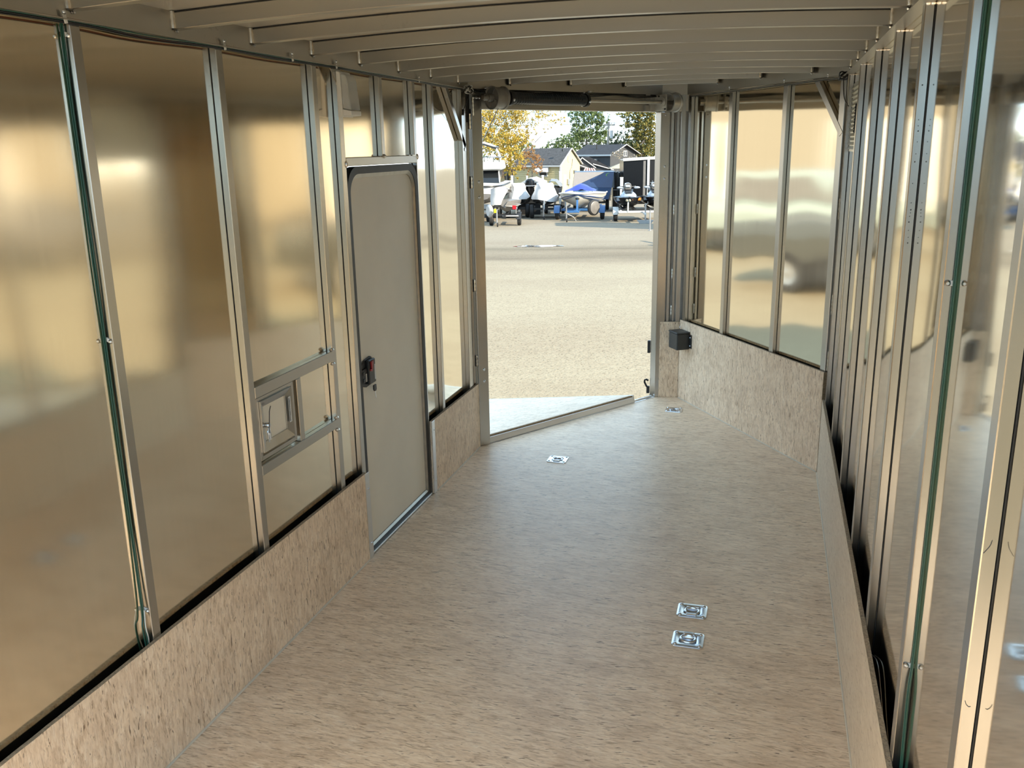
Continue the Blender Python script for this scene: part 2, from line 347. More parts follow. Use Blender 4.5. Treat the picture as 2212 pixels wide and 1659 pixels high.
for a, b in zip(left_studs[:-2], left_studs[1:-1]):
    y0 = a[0] + a[1]; y1 = b[0]; k += 1
    wavy_panel('skin_panel', (XL, y0 - .004, 0), (0, y1 - y0 + .008, 0), (1, 0, 0), 0.0, ZR + .02, wall_left, 'skin_left', k + .3)
wavy_panel('skin_panel', (XL, 3.494, 0), (0, .385, 0), (1, 0, 0), 1.80, ZR + .02, wall_left, 'skin_left', 21.2, nz=8)
wavy_panel('skin_panel', (XL, 3.90, 0), (0, .37, 0), (1, 0, 0), 1.80, ZR + .02, wall_left, 'skin_left', 22.2, nz=8)
wavy_panel('skin_panel', (XL, 4.292, 0), (0, .228, 0), (1, 0, 0), 0.0, ZR + .02, wall_left, 'skin_v', 23.7, amp=.001)
wavy_panel('skin_panel', (XL, 4.548, 0), (0, .50, 0), (1, 0, 0), 0.0, ZR + .02, wall_left, 'skin_v', 24.1, amp=.001)
# corner post at the end of the left wall, and the two tubes that close the corner against the ramp jamb
MB().box(XL, XLF + .002, 4.985, 5.050, 0, ZR).build('corner_post', 'tube', wall_left, bevel=.002)
MB().box(XL - .004, XLF - .006, 5.052, 5.085, 0, ZR).build('corner_post', 'tube', wall_left, bevel=.002)
MB().box(XL - .004, XLF - .014, 5.087, 5.125, 0, ZR).build('corner_post', 'steel', wall_left, bevel=.002)
# door header, hatch rails
MB().box(XL + .001, XLF + .002, 3.498, 4.292, 1.786, 1.822).build('door_header', 'tube_h', wall_left, bevel=.002)
for (y0, y1, z0, z1) in ((2.663, 3.262, 1.000, 1.044), (2.663, 3.262, 0.708, 0.748)):
    MB().box(XL + .001, XLF + .001, y0, y1, z0, z1).build('wall_rail', 'tube', wall_left, bevel=.002)
MB().box(XL + .001, XLF, 2.950, 2.984, .748, 1.000).build('wall_rail', 'tube', wall_left, bevel=.002)
def gob(p, r, parent, sq=(1, 1, 1)): return MB().ball(p, r, 8, sq).build('weld_bead', 'weld', parent, smooth=True)
for p, sq in (((XLF, 3.252, 1.050), (1, 1.2, .8)), ((XLF, 3.252, .755), (1, 1.2, .8)), ((XLF, 3.254, .99), (1, 1.2, .8)), ((XLF, 3.254, .70), (1, 1.2, .8)), ((XLF + .001, 3.885, 1.823), (1, 1.6, 1.0)), ((XLF, 4.294, 1.815), (.8, .6, 1.5)), ((XLF, 3.497, 1.795), (.8, .6, 1.5))):
    gob(p, .010, wall_left, sq)
# diagonal braces at the top of the nose corners
MB().beam((XLF - .010, 4.735, 2.19), (XLF - .010, 5.040, 1.860), .036, .024, (1, 0, 0)).build('corner_brace', 'tube', wall_left, bevel=.002)
MB().cyl((XLF - .004, 5.025, 1.845), (XLF + .006, 5.025, 1.845), .010, 10).build('bolt_head', 'zinc', wall_left)
MB().prism([(XLF + .001, 3.395, ZR), (XLF + .001, 3.462, ZR), (XLF + .001, 3.462, 2.115)], (-.004, 0, 0)).build('gusset_plate', 'tube', wall_left)
MB().tube([(XLF + .002, 3.461, 2.16), (XLF + .003, 3.463, 2.11)], [.006, .008], 8).build('weld_bead', 'weld', wall_left, smooth=True)

right_studs = [(0.47, .042), (1.404, .044), (1.952, .044), (2.579, .044), (3.164, .042), (3.781, .042), (4.430, .042), (5.060, .040)]
for y0, w in right_studs: stud_x(wall_right, y0, w, XR, XRF, 0.0, ZR)
for i, (a, b) in enumerate(zip(right_studs[:-1], right_studs[1:])):
    y0 = a[0] + a[1]; y1 = b[0]
    wavy_panel('skin_panel', (XR, y1 + .004, 0), (0, -(y1 - y0 + .008), 0), (-1, 0, 0), 0.0, ZR + .02, wall_right, 'skin', i + 40.4, amp=.0026)

for y0, w in left_studs: MB().tube([(XLF + .001, y0 + .004, ZR - .006), (XLF + .001, y0 + w * .5, ZR - .005), (XLF + .001, y0 + w - .004, ZR - .006)], [.0035, .0055, .0035], 7).build('weld_bead', 'weld', wall_left, smooth=True)
for y0, w in right_studs[1:]:
    for x_ in (XRF + .006, XR - .006): MB().ball((x_, y0 - .002, ZR - .006), .0065, 8, (1.2, .8, .8)).build('weld_bead', 'weld', wall_right, smooth=True)
m = MB()
for q, z in enumerate((1.985, 1.90, 1.885, 1.872, 1.845, 1.815, 1.795, 1.74, 1.69, 1.672, 1.664, 1.655, 1.64, 1.618, 1.60, 1.585)): m.ball((XRF + .0105 + .001 * math.sin(q * 5.1), 2.5786, z), .0011 if q % 3 else .0017, 6, (1, .2, 1.3))
m.build('pit_marks', 'ink', wall_right)

# ---- kick boards
def board(name, a, b, h, th, inward, mat='osb_wall', seed=0, end_trim=None):
    """strand board standing on the floor from a to b, ragged saw-cut top"""
    a = Vector(a); b = Vector(b); n = max(2, int((b - a).length / .03)); th_v = -Vector(inward) * th
    vf = []; vb = []; top = []
    for i in range(n + 1):
        p = a.lerp(b, i / n); z = h + .0016 * noise.noise(Vector((i * .9, seed, 0)))
        top.append((p, z))
    m = MB(); vs = []; fs = []
    for p, z in top: vs += [p, p + Z1 * z, p + th_v + Z1 * z, p + th_v]
    for i in range(n):
        o = i * 4; fs += [(o, o + 4, o + 5, o + 1), (o + 2, o + 6, o + 7, o + 3)]
    fs += [(0, 1, 2, 3), (n * 4, n * 4 + 3, n * 4 + 2, n * 4 + 1)]
    m.add(vs, fs); ob = struct(m.build(name, mat))
    MB().prism([a + th_v * 1.03, b + th_v * 1.03, b + th_v * 1.12, a + th_v * 1.12], (0, 0, h - .010)).build('back_shade', 'black', ob)  # black sheet paints in the shade of the cavity behind the board
    m2 = MB(); vs = []; fs = []
    for p, z in top: vs += [p + Z1 * (z + .0003), p + th_v + Z1 * (z + .0003)]
    for i in range(n): o = i * 2; fs.append((o, o + 2, o + 3, o + 1))
    m2.add(vs, fs).build('sawn_edge', 'wood_raw_top', ob)
    return ob
bl = board('baseboard_left', (XLB, REAR, 0.001), (XLB, 3.472, 0.001), .425, .0135, (1, 0, 0), seed=1)
bl2 = board('baseboard_left', (XLB, 4.300, 0.001), (XLB, 5.118, 0.001), .417, .0135, (1, 0, 0), seed=2)
br = board('baseboard_right', (XRB, REAR, 0.001), (XRB, 5.105, 0.001), .440, .0135, (-1, 0, 0), mat='ply_face', seed=3)
bf = board('baseboard_front', VR(.004, 0, .001), VR(LV - .004, 0, .001), .597, .0135, -oR, seed=4)
na = (AP - RJ).normalized(); bnn = Vector((na.y, -na.x, 0))
bap = board('baseboard_front', RJ + na * .028 + Z1 * .001, AP + Z1 * .001, .580, .0135, bnn, seed=5)
MB().prism([VR(LV - .003, -.0005, .437), VR(LV - .003, .04, .437), VR(LV - .003, .04, .597), VR(LV - .003, -.0005, .597)], eR * .003).build('board_end', 'wood_edge', bf)
def trim_strip(par, y0, y1, h, zs):
    o = MB().box(XLB - .0005, XLB + .0022, y0, y1, 0.002, h).build('edge_trim', 'extr', par, bevel=.0008)
    for z in zs: MB().ball((XLB + .003, (y0 + y1) / 2 + .006, z), .0055, 10, (.6, 1, 1)).build('screw_head', 'zinc', o, smooth=True)
trim_strip(bl, 3.452, 3.494, .424, (.345, .075))
trim_strip(bl2, 4.293, 4.335, .417, (.365, .075))
def bead(name, a, b, r=.006):
    return struct(MB().tube([Vector(a), Vector(b)], r, 6).build(name, 'caulk', smooth=True))
bead('trim_1', (XLB + .001, REAR, .002), (XLB + .001, 3.45, .002), .005)
bead('trim_2', (XLB + .001, 4.34, .002), (XLB + .001, 5.10, .002), .005)
bead('trim_3', (XRB - .001, REAR, .002), (XRB - .001, 5.11, .002), .004)
bead('trim_4', VR(.01, -.001, .002), VR(LV - .01, -.001, .002), .004)

# ---- top rails and nose walls
MB().box(XL, XLF + .004, REAR, 5.13, ZR - .004, ZT).build('top_rail', 'rail', wall_left, bevel=.003)
MB().box(XR, XRF - .004, REAR, 5.13, ZR - .004, ZT).build('top_rail', 'rail', wall_right, bevel=.003)
for sx_, wl_ in ((XLF + .012, wall_left), (XRF - .012, wall_right)):
    MB().box(sx_ - .012, sx_ + .012, REAR, 5.13, ZR - .006, ZR - .003).build('rail_lip', 'rail', wl_)
wall_front_right = struct(MB().prism([VR(-.06, .058, -.1), VR(LV + .05, .058, -.1), VR(LV + .05, .044, -.1), VR(-.06, .044, -.1)], (0, 0, 2.43)).build('wall_front_right', 'outer'))
FACE = .0135; SK = .0385
def stud_v(s0, w, z0, z1, mat='tube', name='wall_stud'):
    o = MB().prism([VR(s0, FACE, z0), VR(s0 + w, FACE, z0), VR(s0 + w, SK - .0012, z0), VR(s0, SK - .0012, z0)], (0, 0, z1 - z0)).build(name, mat, wall_front_right, bevel=.0018)
    MB().prism([VR(s0 - .001, SK - .0013, z0), VR(s0 + w + .001, SK - .0013, z0), VR(s0 + w + .001, SK - .0001, z0), VR(s0 - .001, SK - .0001, z0)], (0, 0, z1 - z0 - .003)).build('tape_strip', 'black', o)
vst = [(.010, .040), (.545, .042), (1.140, .042), (1.655, .045)]
for s0, w in vst: stud_v(s0, w, 0.0, ZR)
for i, (a, b) in enumerate(zip(vst[:-1], vst[1:])):
    wavy_panel('skin_panel', VR(b[0] + .004, SK), -eR * (b[0] - a[0] - a[1] + .008), -oR, 0.0, ZR + .02, wall_front_right, 'skin_v', i + 60.9, amp=.0012, jit=.0008)
MB().prism([VR(-.02, FACE - .004, ZR - .004), VR(LV + .03, FACE - .004, ZR - .004), VR(LV + .03, SK, ZR - .004), VR(-.02, SK, ZR - .004)], (0, 0, ZT - ZR + .004)).build('top_rail', 'rail', wall_front_right, bevel=.003)
MB().beam(VR(1.43, FACE + .010, 2.195), VR(1.690, FACE + .010, 1.885), .024, .036, oR.cross(Vector((0, 0, 1)))).build('corner_brace', 'tube', wall_front_right, bevel=.002)
for z in (1.50, .98, .66): # stitch welds down the post in the right corner
    MB().tube([VR(LV - .001, FACE + .006, z + .055 - .011 * q) for q in range(11)], [.0035 + .0016 * (q % 2) for q in range(11)], 6).build('weld_bead', 'weld', wall_front_right)

# nose tip: jamb, slim tubes and the recessed sheet behind them
wall_front = struct(MB().prism([RJ + na * .03 + bnn * -.052 - Z1 * .1, AP + na * .10 + bnn * -.052 - Z1 * .1, AP + na * .10 + bnn * -.066 - Z1 * .1, RJ + na * .03 + bnn * -.066 - Z1 * .1], (0, 0, 2.43)).build('wall_front', 'steel'))
def tip_post(s0, s1, d0, d1, mat, z0=0.0, z1=ZR, name='corner_post'):
    return MB().prism([RJ + na * s0 - bnn * d0 + Z1 * z0, RJ + na * s1 - bnn * d0 + Z1 * z0, RJ + na * s1 - bnn * d1 + Z1 * z0, RJ + na * s0 - bnn * d1 + Z1 * z0], (0, 0, z1 - z0)).build(name, mat, wall_front, bevel=.002)
jam = MB().prism([RJ, RJ + na * .062 - bnn * .006, RJ + na * .062 - bnn * .05, RJ + bL * .052], (0, 0, 2.070)).build('door_jamb', 'tube', wall_front, bevel=.002)
tip_post(.070, .092, .012, .05, 'tube'); tip_post(.098, .104, .022, .05, 'steel'); tip_post(.112, .130, .018, .05, 'tube'); tip_post(.140, .172, .010, .045, 'tube')
for z in (.50, .44, 1.15, 1.70): MB().ball(RJ - bnn * -.002 + na * .032 + Z1 * (z + .9), .006, 8).build('screw_head', 'zinc', wall_front) if z in (1.15,) else None
for z in (1.615, 1.70): MB().lathe([(.0, .003), (.004, .003), (.0085, .0008), (.0095, -.001)], RJ + na * .034 + bnn * -.004 + Z1 * z, bnn, 12).build('screw_head', 'zinc', wall_front, smooth=True)
for z0 in (.63, .90, 1.36): MB().tube([RJ + na * .107 + bnn * -.012 + Z1 * (z0 + .012 * q) for q in range(7)], [.003 + .0015 * (q % 2) for q in range(7)], 6).build('weld_bead', 'weld', wall_front)

wall_front_left = struct(MB().prism([VL(-.0, .008, 2.072), VL((RJ - LC).length + .02, .008, 2.072), VL((RJ - LC).length + .02, .055, 2.072), VL(0, .055, 2.072)], (0, 0, .11)).build('wall_front_left', 'rail', bevel=.002))
SL = (RJ - LC).length
MB().prism([RJ + na * -.01 + bL * .01 + Z1 * 2.072, RJ + na * .20 + bnn * -.012 + Z1 * 2.072, RJ + na * .22 + bnn * -.066 + Z1 * 2.072, RJ + bL * .062 + Z1 * 2.072], (0, 0, .26)).build('corner_block', 'rail', wall_front, bevel=.002)
MB().prism([VL(-.02, .0, ZR - .003), VL(SL + .01, .0, ZR - .003), VL(SL + .01, .05, ZR - .003), VL(-.02, .05, ZR - .003)], (0, 0, ZT - ZR)).build('top_rail', 'rail', wall_front_left, bevel=.003)
MB().prism([VL(-.03, .055, 2.072), VL(SL + .05, .055, 2.072), VL(SL + .05, .066, 2.072), VL(-.03, .066, 2.072)], (0, 0, .26)).build('outer_sheet', 'outer', wall_front_left)
jl = MB().prism([VL(.002, 0, 0), VL(.080, 0, 0), VL(.080, .055, 0), VL(.002, .055, 0)], (0, 0, 2.178)).build('door_jamb', 'tube', wall_front_left, bevel=.002)
MB().prism([VL(-.040, .012, 0), VL(-.012, .012, 0), VL(-.012, .05, 0), VL(-.040, .05, 0)], (0, 0, 2.0)).build('hinge_tube', 'tube', wall_front_left, bevel=.002)
MB().prism([VL(-.030, .014, 2.0), VL(.001, .014, 2.0), VL(.001, .05, 2.0), VL(-.030, .05, 2.0)], (0, 0, .178)).build('dark_gap', 'black', wall_front_left)  # black block put in for the dark gap left of the jamb
def weld_line(pts, par, r=.0035, step=.011):
    pts = [Vector(p) for p in pts]; out = []
    for a, b in zip(pts[:-1], pts[1:]):
        n = max(2, int((b - a).length / step))
        out += [a.lerp(b, i / n) for i in range(n)]
    out.append(pts[-1])
    c_ = sum((o_ for o_ in out), Vector()) / len(out)
    MB().tube([o_ + bL * r * .7 for o_ in out], r * 1.7, 6).build('weld_scorch', 'scorch', par)
    return MB().tube(out, [r * (1.0 + .45 * (i % 2)) for i in range(len(out))], 6).build('weld_bead', 'weld', par, smooth=True)
weld_line([VL(.014, -.001, 2.035), VL(.014, -.001, 2.135), VL(.066, -.001, 2.135)], wall_front_left, .0045)
for z in (1.655, 1.565, .500, .425): MB().lathe([(.0, .003), (.004, .003), (.0085, .0008), (.0095, -.001)], VL(.045, -.0005, z), -bL, 12).build('screw_head', 'zinc', wall_front_left, smooth=True)
for z0, h in ((1.96, .085), (1.62, .07), (1.00, .075), (.53, .07)):
    weld_line([VL(-.006, .006, z0), VL(-.006, .006, z0 + h)], wall_front_left, .005)

# ---- ceiling: sheet and bows
def roof_poly(z): return [(XL - .02, REAR), (XR + .02, REAR), (XR + .02, 5.14), (AP.x + .06, AP.y + .03), (RJ.x - .05, RJ.y + .06), (XL - .02, 5.14)]
vs = []; fs = []; nx = 12
def yend(x):
    if x < RJ.x: return 5.14 + (x - (XL - .02)) / (RJ.x - (XL - .02)) * (RJ.y + .06 - 5.14)
    if x > AP.x: return 5.14 + (XR + .02 - x) / (XR + .02 - AP.x) * (AP.y + .05 - 5.14)
    return RJ.y + .06
xs_ = sorted(set([XL - .02 + (XR - XL + .04) * i / nx for i in range(nx + 1)] + [RJ.x, AP.x]))
for x in xs_:
    z = ZT - .0095 + crown(max(XL, min(XR, x)))
    for y in (REAR, 2.0, 5.14, max(5.14, yend(x))): vs.append((x, y, z))
for i in range(len(xs_) - 1):
    for j in range(3):
        a = i * 4 + j; fs.append((a, a + 1, a + 5, a + 4))
vs2 = [(v[0], v[1], v[2] + .012) for v in vs]; n_ = len(vs)
ceiling = struct(MB().add(vs + vs2, fs + [tuple(k_ + n_ for k_ in f[::-1]) for f in fs]).build('ceiling', 'roof'))
def bow(y0, xa, xb, w=.036, h=.046):
    """roof bow: arched rectangular tube with a weld bead and a screw at each end"""
    m = MB(); rings = []; n = 14
    for i in range(n + 1):
        x = xa + (xb - xa) * i / n; c = crown(x); z0 = ZR + .020 + c
        rings.append([Vector((x, y0, z0)), Vector((x, y0 + w, z0)), Vector((x, y0 + w, z0 + h)), Vector((x, y0, z0 + h))])
    o = m.loft(rings).build('roof_bow', 'tube_h', ceiling, bevel=.0016)
    MB().box(xa, xb, y0 - .001, y0 + .002, ZT - .012, ZT - .011)
    for x, s_ in ((xa, 1), (xb, -1)):
        zz = ZR + .022 + crown(x)
        MB().tube([(x + s_ * .004, y0 - .004, zz + .0095 * q) for q in range(6)], [.0062, .0078, .0066, .0080, .0066, .0070], 8).build('weld_bead', 'weld', o, smooth=True)
        MB().tube([(x + s_ * .0015, y0 + .001, zz - .004), (x + s_ * .0015, y0 + .001, zz + .050)], .0078, 8).build('weld_scorch', 'scorch', o)
        MB().ball((x + s_ * .004, y0 + .012, zz - .006), .0055, 8).build('screw_head', 'zinc', o, smooth=True)
    # dark adhesive line between the bow and the sheet it carries
    g = MB(); rg = []
    for i in range(n + 1):
        x = xa + .002 + (xb - xa - .004) * i / n; z0 = ZR + .020 + h + crown(x)
        rg.append([Vector((x, y0 + .0015, z0 - .001)), Vector((x, y0 + w - .002, z0 - .001)), Vector((x, y0 + w - .002, z0 + .012)), Vector((x, y0 + .0015, z0 + .012))])
    g.loft(rg).build('adhesive_strip', 'black', o)
    return o
BY0 = 1.998; BDY = .4186
for i in range(-3, 11):
    y = BY0 + BDY * i
    if y < 5.05: bow(y, XLF + .004, XRF - .004)
    else:
        s1 = (y + .02 - LC.y) / dL.y; xa = (LC + dL * s1).x + .004
        s2 = (AP.y - y - .02) / -eR.y; xb = VR(s2, FACE).x - .008
        if xb - xa > .1: bow(y, xa, xb)

# ------------------------------------------------------------------ entry door in the left wall
door_1 = bpy.data.objects.new('door_1', None); COL.objects.link(door_1); door_1.location = (XL, 3.89, 0); struct(door_1); ROOTW['door_1'] = Matrix.Translation((XL, 3.89, 0)).inverted()
def rrect(y0, y1, z0, z1, r, n=8):
    """outline with rounded top corners, counter-clockwise seen from the room"""
    pts = [(y0, z0), (y1, z0)]
    pts += [(y1 - r + r * math.cos(a), z1 - r + r * math.sin(a)) for a in [PI / 2 * i / n for i in range(n + 1)]]
    pts += [(y0 + r - r * math.sin(a), z1 - r + r * math.cos(a)) for a in [PI / 2 * i / n for i in range(n + 1)]]
    return pts
def ring_x(o, i, xo, xi, xb):
    """frame between two outlines: room-side height xo at the outer, xi at the inner outline"""
    n = len(o); vs = [(xb, *p) for p in o] + [(xo, *p) for p in o] + [(xi, *p) for p in i] + [(xb, *p) for p in i]; fs = []
    for a in range(3):
        for k in range(n): fs.append((a * n + k, a * n + (k + 1) % n, (a + 1) * n + (k + 1) % n, (a + 1) * n + k))
    return MB().add(vs, fs)
ring_x(rrect(3.499, 4.289, .004, 1.783, .10), rrect(3.527, 4.258, .030, 1.752, .088), XLF - .001, XLF - .003, XL - .01).build('rubber_gasket', 'black', door_1, smooth=True)
ring_x(rrect(3.527, 4.258, .030, 1.752, .088), rrect(3.534, 4.250, .040, 1.735, .085), XLF - .006, XLF - .014, XL - .01).build('door_frame', 'steel', door_1, smooth=True)
pn = rrect(3.533, 4.251, .038, 1.736, .084)
MB().prism([(XLF - .020, *p) for p in pn], (-.012, 0, 0)).build('door_panel', 'cream', door_1, label='cream textured door skin')
MB().box(XL - .01, XLF + .006, 3.500, 4.288, -.012, .012).build('sill_plate', 'extr', door_1, bevel=.001)
MB().box(XL - .02, XL - .012, 3.50, 4.288, 0, 1.78).build('door_back', 'outer', door_1)
MB().box(XL + .0005, XLF - .002, 4.290, 4.300, .0, 1.786).build('door_flange', 'extr', door_1, bevel=.001)
# latch
PX = XLF - .020
lt = MB().prism([(PX, 3.520, .818), (PX, 3.520, .905), (PX, 3.575, .928), (PX, 3.640, .935), (PX, 3.652, .928), (PX, 3.658, .815), (PX, 3.648, .804), (PX, 3.580, .800)], (.010, 0, 0)).build('latch', 'blackp', door_1, bevel=.002)
MB().box(PX + .010, PX + .027, 3.582, 3.650, .812, .926).build('latch_body', 'blackp', lt, bevel=.004)
MB().box(PX + .010, PX + .018, 3.527, 3.575, .828, .893).build('latch_recess', 'black', lt, bevel=.002)
for z in (.842, .874): MB().box(PX + .018, PX + .023, 3.531, 3.545, z - .008, z + .008).build('latch_button', 'boxp', lt, bevel=.001)
MB().prism([(PX + .027, 3.596, .918), (PX + .027, 3.619, .921), (PX + .027, 3.612, .884), (PX + .027, 3.602, .872), (PX + .027, 3.586, .877), (PX + .027, 3.588, .886), (PX + .027, 3.597, .884)], (.007, 0, 0)).build('release_lever', 'red', lt, bevel=.001, label='red release lever')
MB().box(PX + .0272, PX + .0279, 3.636, 3.649, .826, .898).build('sticker', 'white_lbl', lt, label='pale sticker')
MB().box(PX + .0185, PX + .0195, 3.560, 3.571, .832, .868).build('sticker', 'white_lbl', lt, label='small white sticker')
for q in range(5): MB().box(PX + .0195, PX + .0199, 3.5625, 3.5680, .8355 + .0062 * q, .8385 + .0062 * q).build('lettering', 'ink', lt)
for y, z in ((3.527, .886), (3.530, .826), (3.590, .820)): MB().ball((PX + .011, y, z), .0035, 8, (.5, 1, 1)).build('screw_head', 'zinc', lt)
t = thing('key', 'black headed key hanging from the lock under the black door latch', 'key', (PX + .02, 3.634, .735))
MB().prism([(PX + .020, 3.622, .800), (PX + .020, 3.646, .800), (PX + .020, 3.648, .778), (PX + .020, 3.641, .770), (PX + .020, 3.628, .770), (PX + .020, 3.621, .780)], (.008, 0, 0)).build('key_head', 'blackp', t, bevel=.001)
MB().prism([(PX + .023, 3.630, .771), (PX + .023, 3.639, .771), (PX + .023, 3.645, .738), (PX + .023, 3.642, .733), (PX + .023, 3.638, .738)], (.002, 0, 0)).build('key_blade', 'zinc', t, label='bare metal blade')

# ------------------------------------------------------------------ access hatch
t = thing('access_hatch', 'small square access hatch with aluminium frame and cream panel in the left wall', 'hatch', (XL, 2.80, .765))
def rect(y0, y1, z0, z1): return [(y0, z0), (y1, z0), (y1, z1), (y0, z1)]
def frame_sides(o, i, xo, xi, xb, name, mat, par):
    n = 4
    for k in range(n):
        k2 = (k + 1) % n
        vs = [(xo, *o[k]), (xo, *o[k2]), (xi, *i[k2]), (xi, *i[k]), (xb, *o[k]), (xb, *o[k2]), (xb, *i[k2]), (xb, *i[k])]
        MB().add(vs, [(0, 1, 2, 3), (0, 4, 5, 1), (2, 6, 7, 3), (4, 7, 6, 5), (0, 3, 7, 4), (1, 5, 6, 2)]).build(name, mat, par, bevel=.0006)
frame_sides(rect(2.668, 2.930, .762, .998), rect(2.684, 2.914, .778, .984), XLF - .004, XLF - .004, XL + .001, 'frame_lip', 'tube', t)
frame_sides(rect(2.685, 2.904, .790, .984), rect(2.712, 2.866, .826, .958), XLF + .004, XLF - .006, XL + .001, 'frame_side', 'tube', t)
MB().box(XL + .002, XLF - .010, 2.700, 2.880, .815, .970).build('hatch_panel', 'cream', t, label='cream panel')
o = MB().prism([(XLF + .0030, 2.874, .850), (XLF + .0034, 2.890, .850), (XLF + .0034, 2.890, .950), (XLF + .0030, 2.874, .950)], (.0006, 0, 0)).build('sticker', 'white_lbl', t, label='white sticker with black lettering')
m = MB()
for q in range(17):
    z = .855 + q * .0054; w = .0035 + .003 * random.random()
    m.box(XLF + .0037, XLF + .0046, 2.8765, 2.8765 + w, z, z + .0030 + .001 * random.random())
m.build('lettering', 'ink', o)
MB().lathe([(.0, .014), (.008, .014), (.010, .010), (.010, -.004)], (XLF, 2.716, .888), (1, 0, 0), 12).build('hatch_lock', 'zinc', t, smooth=True)
t = thing('key', 'bare metal key hanging from the lock of the small access hatch', 'key', (XLF + .012, 2.702, .830))
MB().lathe([(.005, -.001), (.0135, -.001), (.0135, .001), (.005, .001), (.005, -.001)], (XLF + .013, 2.708, .866), (1, .2, 0), 12).build('key_head', 'zinc', t)
MB().box(XLF + .011, XLF + .013, 2.703, 2.711, .826, .856).build('key_blade', 'zinc', t)
MB().box(XLF + .015, XLF + .017, 2.710, 2.717, .834, .862).build('key_blade', 'zinc', t)
tag(MB().tube([(XLF + .018, 2.706, .862), (XLF + .020, 2.700, .880), (XLF + .020, 2.705, .900), (XLF + .012, 2.725, .938), (XLF + .006, 2.745, .952)], .0016, 6).build('cable_tie', 'black_w'), 'thin black cable tie sticking up from the hatch lock', 'cable tie')

# ------------------------------------------------------------------ dome light
t = thing('wall_light', 'unlit wall light with clear lens and pale base on the stud by the door', 'light', (XLF, 3.50, 1.985))
MB().prism([(XLF, 3.452, 1.985), (XLF + 0.0210, 3.452, 1.985), (XLF + 0.0182, 3.452, 2.160), (XLF, 3.452, 2.166)], (0, .10, 0)).build('light_base', 'lampbase', t, bevel=.003)
MB().prism([(XLF + 0.0210, 3.456, 2.018), (XLF + 0.0574, 3.456, 2.010), (XLF + 0.0462, 3.456, 2.128), (XLF + 0.0392, 3.456, 2.148), (XLF + 0.0189, 3.456, 2.152)], (0, .092, 0)).build('lens', 'lens', t, bevel=.004, label='clear ribbed lens')
MB().prism([(XLF + 0.0210, 3.455, 1.987), (XLF + 0.0595, 3.455, 1.990), (XLF + 0.0588, 3.455, 2.008), (XLF + 0.0210, 3.455, 2.016)], (0, .094, 0)).build('light_cap', 'lampbase', t, bevel=.002)
MB().ball((XLF + .036, 3.50, 2.08), .014, 10, (1, 1, 1.6)).build('bulb', 'white_lbl', t, smooth=True)
MB().box(XLF + .022, XLF + .036, 3.47, 3.53, 2.020, 2.036).build('lamp_socket', 'steel', t)

# ------------------------------------------------------------------ tie-down rings in the floor
def ring_mesh_parts(t, x, y):
    N_ = 32; w, h, r = .060, .055, .014; out = []
    for kx, ky, a0 in ((1, 1, 0), (-1, 1, PI / 2), (-1, -1, PI), (1, -1, 3 * PI / 2)):
        for i in range(8):
            a = a0 + PI / 2 * i / 7; out.append((kx * (w - r) + r * math.cos(a), ky * (h - r) + r * math.sin(a)))
    # rotate list so that it starts near angle 0
    vs = []; fs = []
    inn = []
    for px, py in out:
        a = math.atan2(py * w / h, px); inn.append((.0405 * math.cos(a), .0405 * math.sin(a)))
    for zz, lst, sc_ in ((0.0005, out, 1), (.0042, out, .985), (.0050, out, .93)): vs += [(x + p[0] * sc_, y + p[1] * sc_, zz) for p in lst]
    vs += [(x + p[0] * 1.06, y + p[1] * 1.06, .0056) for p in inn]
    vs += [(x + p[0], y + p[1], .0040) for p in inn]
    for rr, zz in ((.98, -.003), (.86, -.010), (.5, -.0125)): vs += [(x + p[0] * rr, y + p[1] * rr, zz) for p in inn]
    nr = 8
    for a in range(nr - 1):
        for k in range(32): fs.append((a * 32 + k, a * 32 + (k + 1) % 32, (a + 1) * 32 + (k + 1) % 32, (a + 1) * 32 + k))
    fs.append(tuple(range((nr - 1) * 32, nr * 32)))
    MB().add(vs, fs).build('mounting_plate', 'zinc', t, smooth=True, angle=50)
    m = MB(); R_ = .0275; cy_ = y - .004
    pts = [(x + R_ * math.cos(a), cy_ + R_ * math.sin(a) * .95, .004) for a in [2 * PI * i / 24 for i in range(25)]]
    m.tube(pts, .0052, 8, False).build('ring', 'zinc', t, smooth=True)
    MB().cyl((x - .020, y - .034, .0045), (x + .020, y - .034, .0045), .0072, 10).build('ring_hinge', 'zinc', t, smooth=True)
    MB().box(x - .021, x + .021, y - .047, y - .029, .0045, .0115).build('hinge_bracket', 'zinc', t, bevel=.003)
    for kx in (-1, 1):
        for ky in (-1, 1):
            MB().lathe([(.0, .0095), (.004, .009), (.0075, .0065), (.0082, .0045)], (x + kx * .0455, y + ky * .0415, 0), (0, 0, 1), 12).build('bolt_head', 'zinc', t, smooth=True)
RL = ['zinc tie-down ring in the floor just inside the ramp opening', 'zinc tie-down ring farthest away, in the floor at the nose tip', 'rear-facing zinc tie-down ring, farther of the close pair in the floor', 'zinc tie-down ring nearest the camera, nearer of the close pair']
for i, (x, y, a) in enumerate(RINGS):
    t = thing('tie_down_ring', RL[i], 'tie-down', (x, y, 0), 'tie-down rings in the floor')
    ring_mesh_parts(t, x, y)
    t.rotation_euler.z = a

